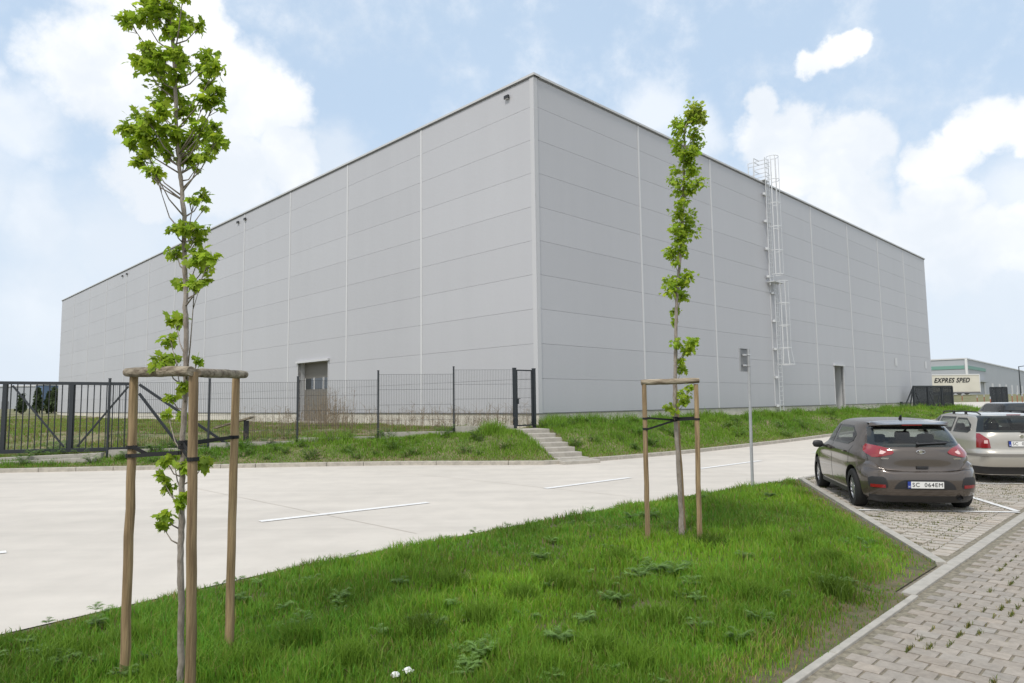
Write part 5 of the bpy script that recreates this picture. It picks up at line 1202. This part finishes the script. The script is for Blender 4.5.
for _ in range(260):
    yy = 4.0 * (15.5 / 4.0) ** rw.random(); xx = rw.uniform(-.75, .6) * yy
    if in_poly(np.array([xx]), np.array([yy]), LP_)[0] and vnoise(xx, yy, 1.1, 41) > .42: sp.append((xx, yy, float(lawn_z(xx, yy)) + rw.uniform(.0, .05), rw.uniform(.05, .12), 9, rw.uniform(.75, 1.35)))
weeds('lawn_weeds', sp, M['weed'])
sp = []
for _ in range(1100):
    yy = 19.5 * (60 / 19.5) ** rng.random(); xx = rng.uniform(-.72, .78) * yy; d_ = float(kerb_dist(np.array(xx), np.array(yy)))
    if not (.5 < d_ < 5.2) or on_stairs(xx, yy, .15) or xx > 42: continue
    if ((xx - CX) * DR.x + (yy - CY) * DR.y) > -.1 and ((xx - CX) * DL.x + (yy - CY) * DL.y) > -.25: continue
    sp.append((xx, yy, float(hz(xx, yy)), rng.uniform(.14, .34) * (1 + yy / 90), 14, rng.uniform(.6, 1.15)))
weeds('bank_weeds', sp, M['weed'], 1.0, 3.0)
# dry stalks by the plinth
mb = MB()
for _ in range(460):
    px = rng.uniform(235, 530) if _ < 330 else rng.normal(328, 13); Y = rng.uniform(24.2, 33 if px < 430 else 26.4) if _ < 330 else rng.uniform(30, 35); p = pt(px, 420, Y)
    if ((p.x - CX) * DR.x + (p.y - CY) * DR.y) > -.3: continue
    z = zg(p.x, p.y); h = rng.uniform(.4, 1.25) * (1.5 if _ >= 330 else .85); b = Vector((p.x, p.y, z))
    t = b + Vector((random.gauss(0, .12), random.gauss(0, .12), h)); mb.tube([b, b.lerp(t, .5) + Vector((random.gauss(0, .03), 0, 0)), t], [.008, .006, .003], 4, caps=False)
    for k in range(7):
        q = rng.uniform(.35, 1); s0 = b.lerp(t, q); e = s0 + Vector((random.gauss(0, .13), random.gauss(0, .13), rng.uniform(.03, .2))); mb.tube([s0, e], [.004, .002], 3, caps=False)
tag(mb.build('dry_weeds', M['dry']), kind='stuff')
# grass in the paving joints
P_j = []
for _ in range(1000):
    a = rng.uniform(3, 15); b = rng.uniform(-4.5, 1.7); row = int((a - 1.0) / .144); a = 1.0 + row * .144 + .069
    i_ = round((b + 5.5) / .188); b = -5.5 + i_ * .188 - (.094 if row % 2 else 0) - .008
    c = ab(a, b)
    for k in range(int(rng.choice([4, 8, 14, 22, 40]))): q_ = ab(rng.normal(0, .045), rng.normal(0, .010)); P_j.append((c[0] + q_[0], c[1] + q_[1], -.004))
for _ in range(2600):
    a = rng.uniform(8.5, 26); b = rng.uniform(2.3, 6.6); row = round((b - 2.20) / .198); b = 2.20 + row * .198 + .09; i_ = round((a - 8) / .206); a = 8 + i_ * .206 - (.103 if row % 2 else 0) - .023; c = ab(a, b)
    if not left_of_lawn(c): continue
    for k in range(9): q_ = ab(rng.normal(0, .012), rng.normal(0, .055)); P_j.append((c[0] + q_[0], c[1] + q_[1], -.004))
P_j = np.array(P_j); n = len(P_j); tn = np.array([.85, .66, 1.3]) * rng.uniform(.45, 1.1, (n, 1)); d_ = rng.random(n) < .35; tn[d_] = np.array([1.9, 1.0, 2.6]) * rng.uniform(.5, 1.0, (d_.sum(), 1))
tag(blades('joint_grass', P_j, rng.uniform(.012, .048, n), np.full(n, .007), tn, M['grass'], 1.1), kind='stuff')
# litter
lp = gp(400, 678, .10)
def crumple(r, seed):
    rr = np.random.default_rng(seed); mb = MB(); rows_ = []
    for i, th in enumerate(np.linspace(0, pi, 8)):
        rows_.append([(r * sin(th) * cos(a) * rr.uniform(.6, 1.2), r * sin(th) * sin(a) * rr.uniform(.6, 1.2), r * .6 * cos(th) * rr.uniform(.7, 1.2)) for a in np.linspace(0, 2 * pi, 10, endpoint=False)])
    return mb.ring(rows_)
o = crumple(.030, 1).build('crumpled_paper', M['paper']); o.location = (lp.x - .03, lp.y, .12); tag(o, 'crumpled white paper scrap in the grass at the bottom edge, farther from the right', 'litter')
o['label'] = 'smaller crumpled white paper scrap in the foreground grass, left one of the two'
o = crumple(.034, 2).build('crumpled_paper', M['paper']); o.location = (lp.x + .045, lp.y + .05, .125); tag(o, 'larger crumpled white paper scrap in the foreground grass, right one of the two', 'litter')
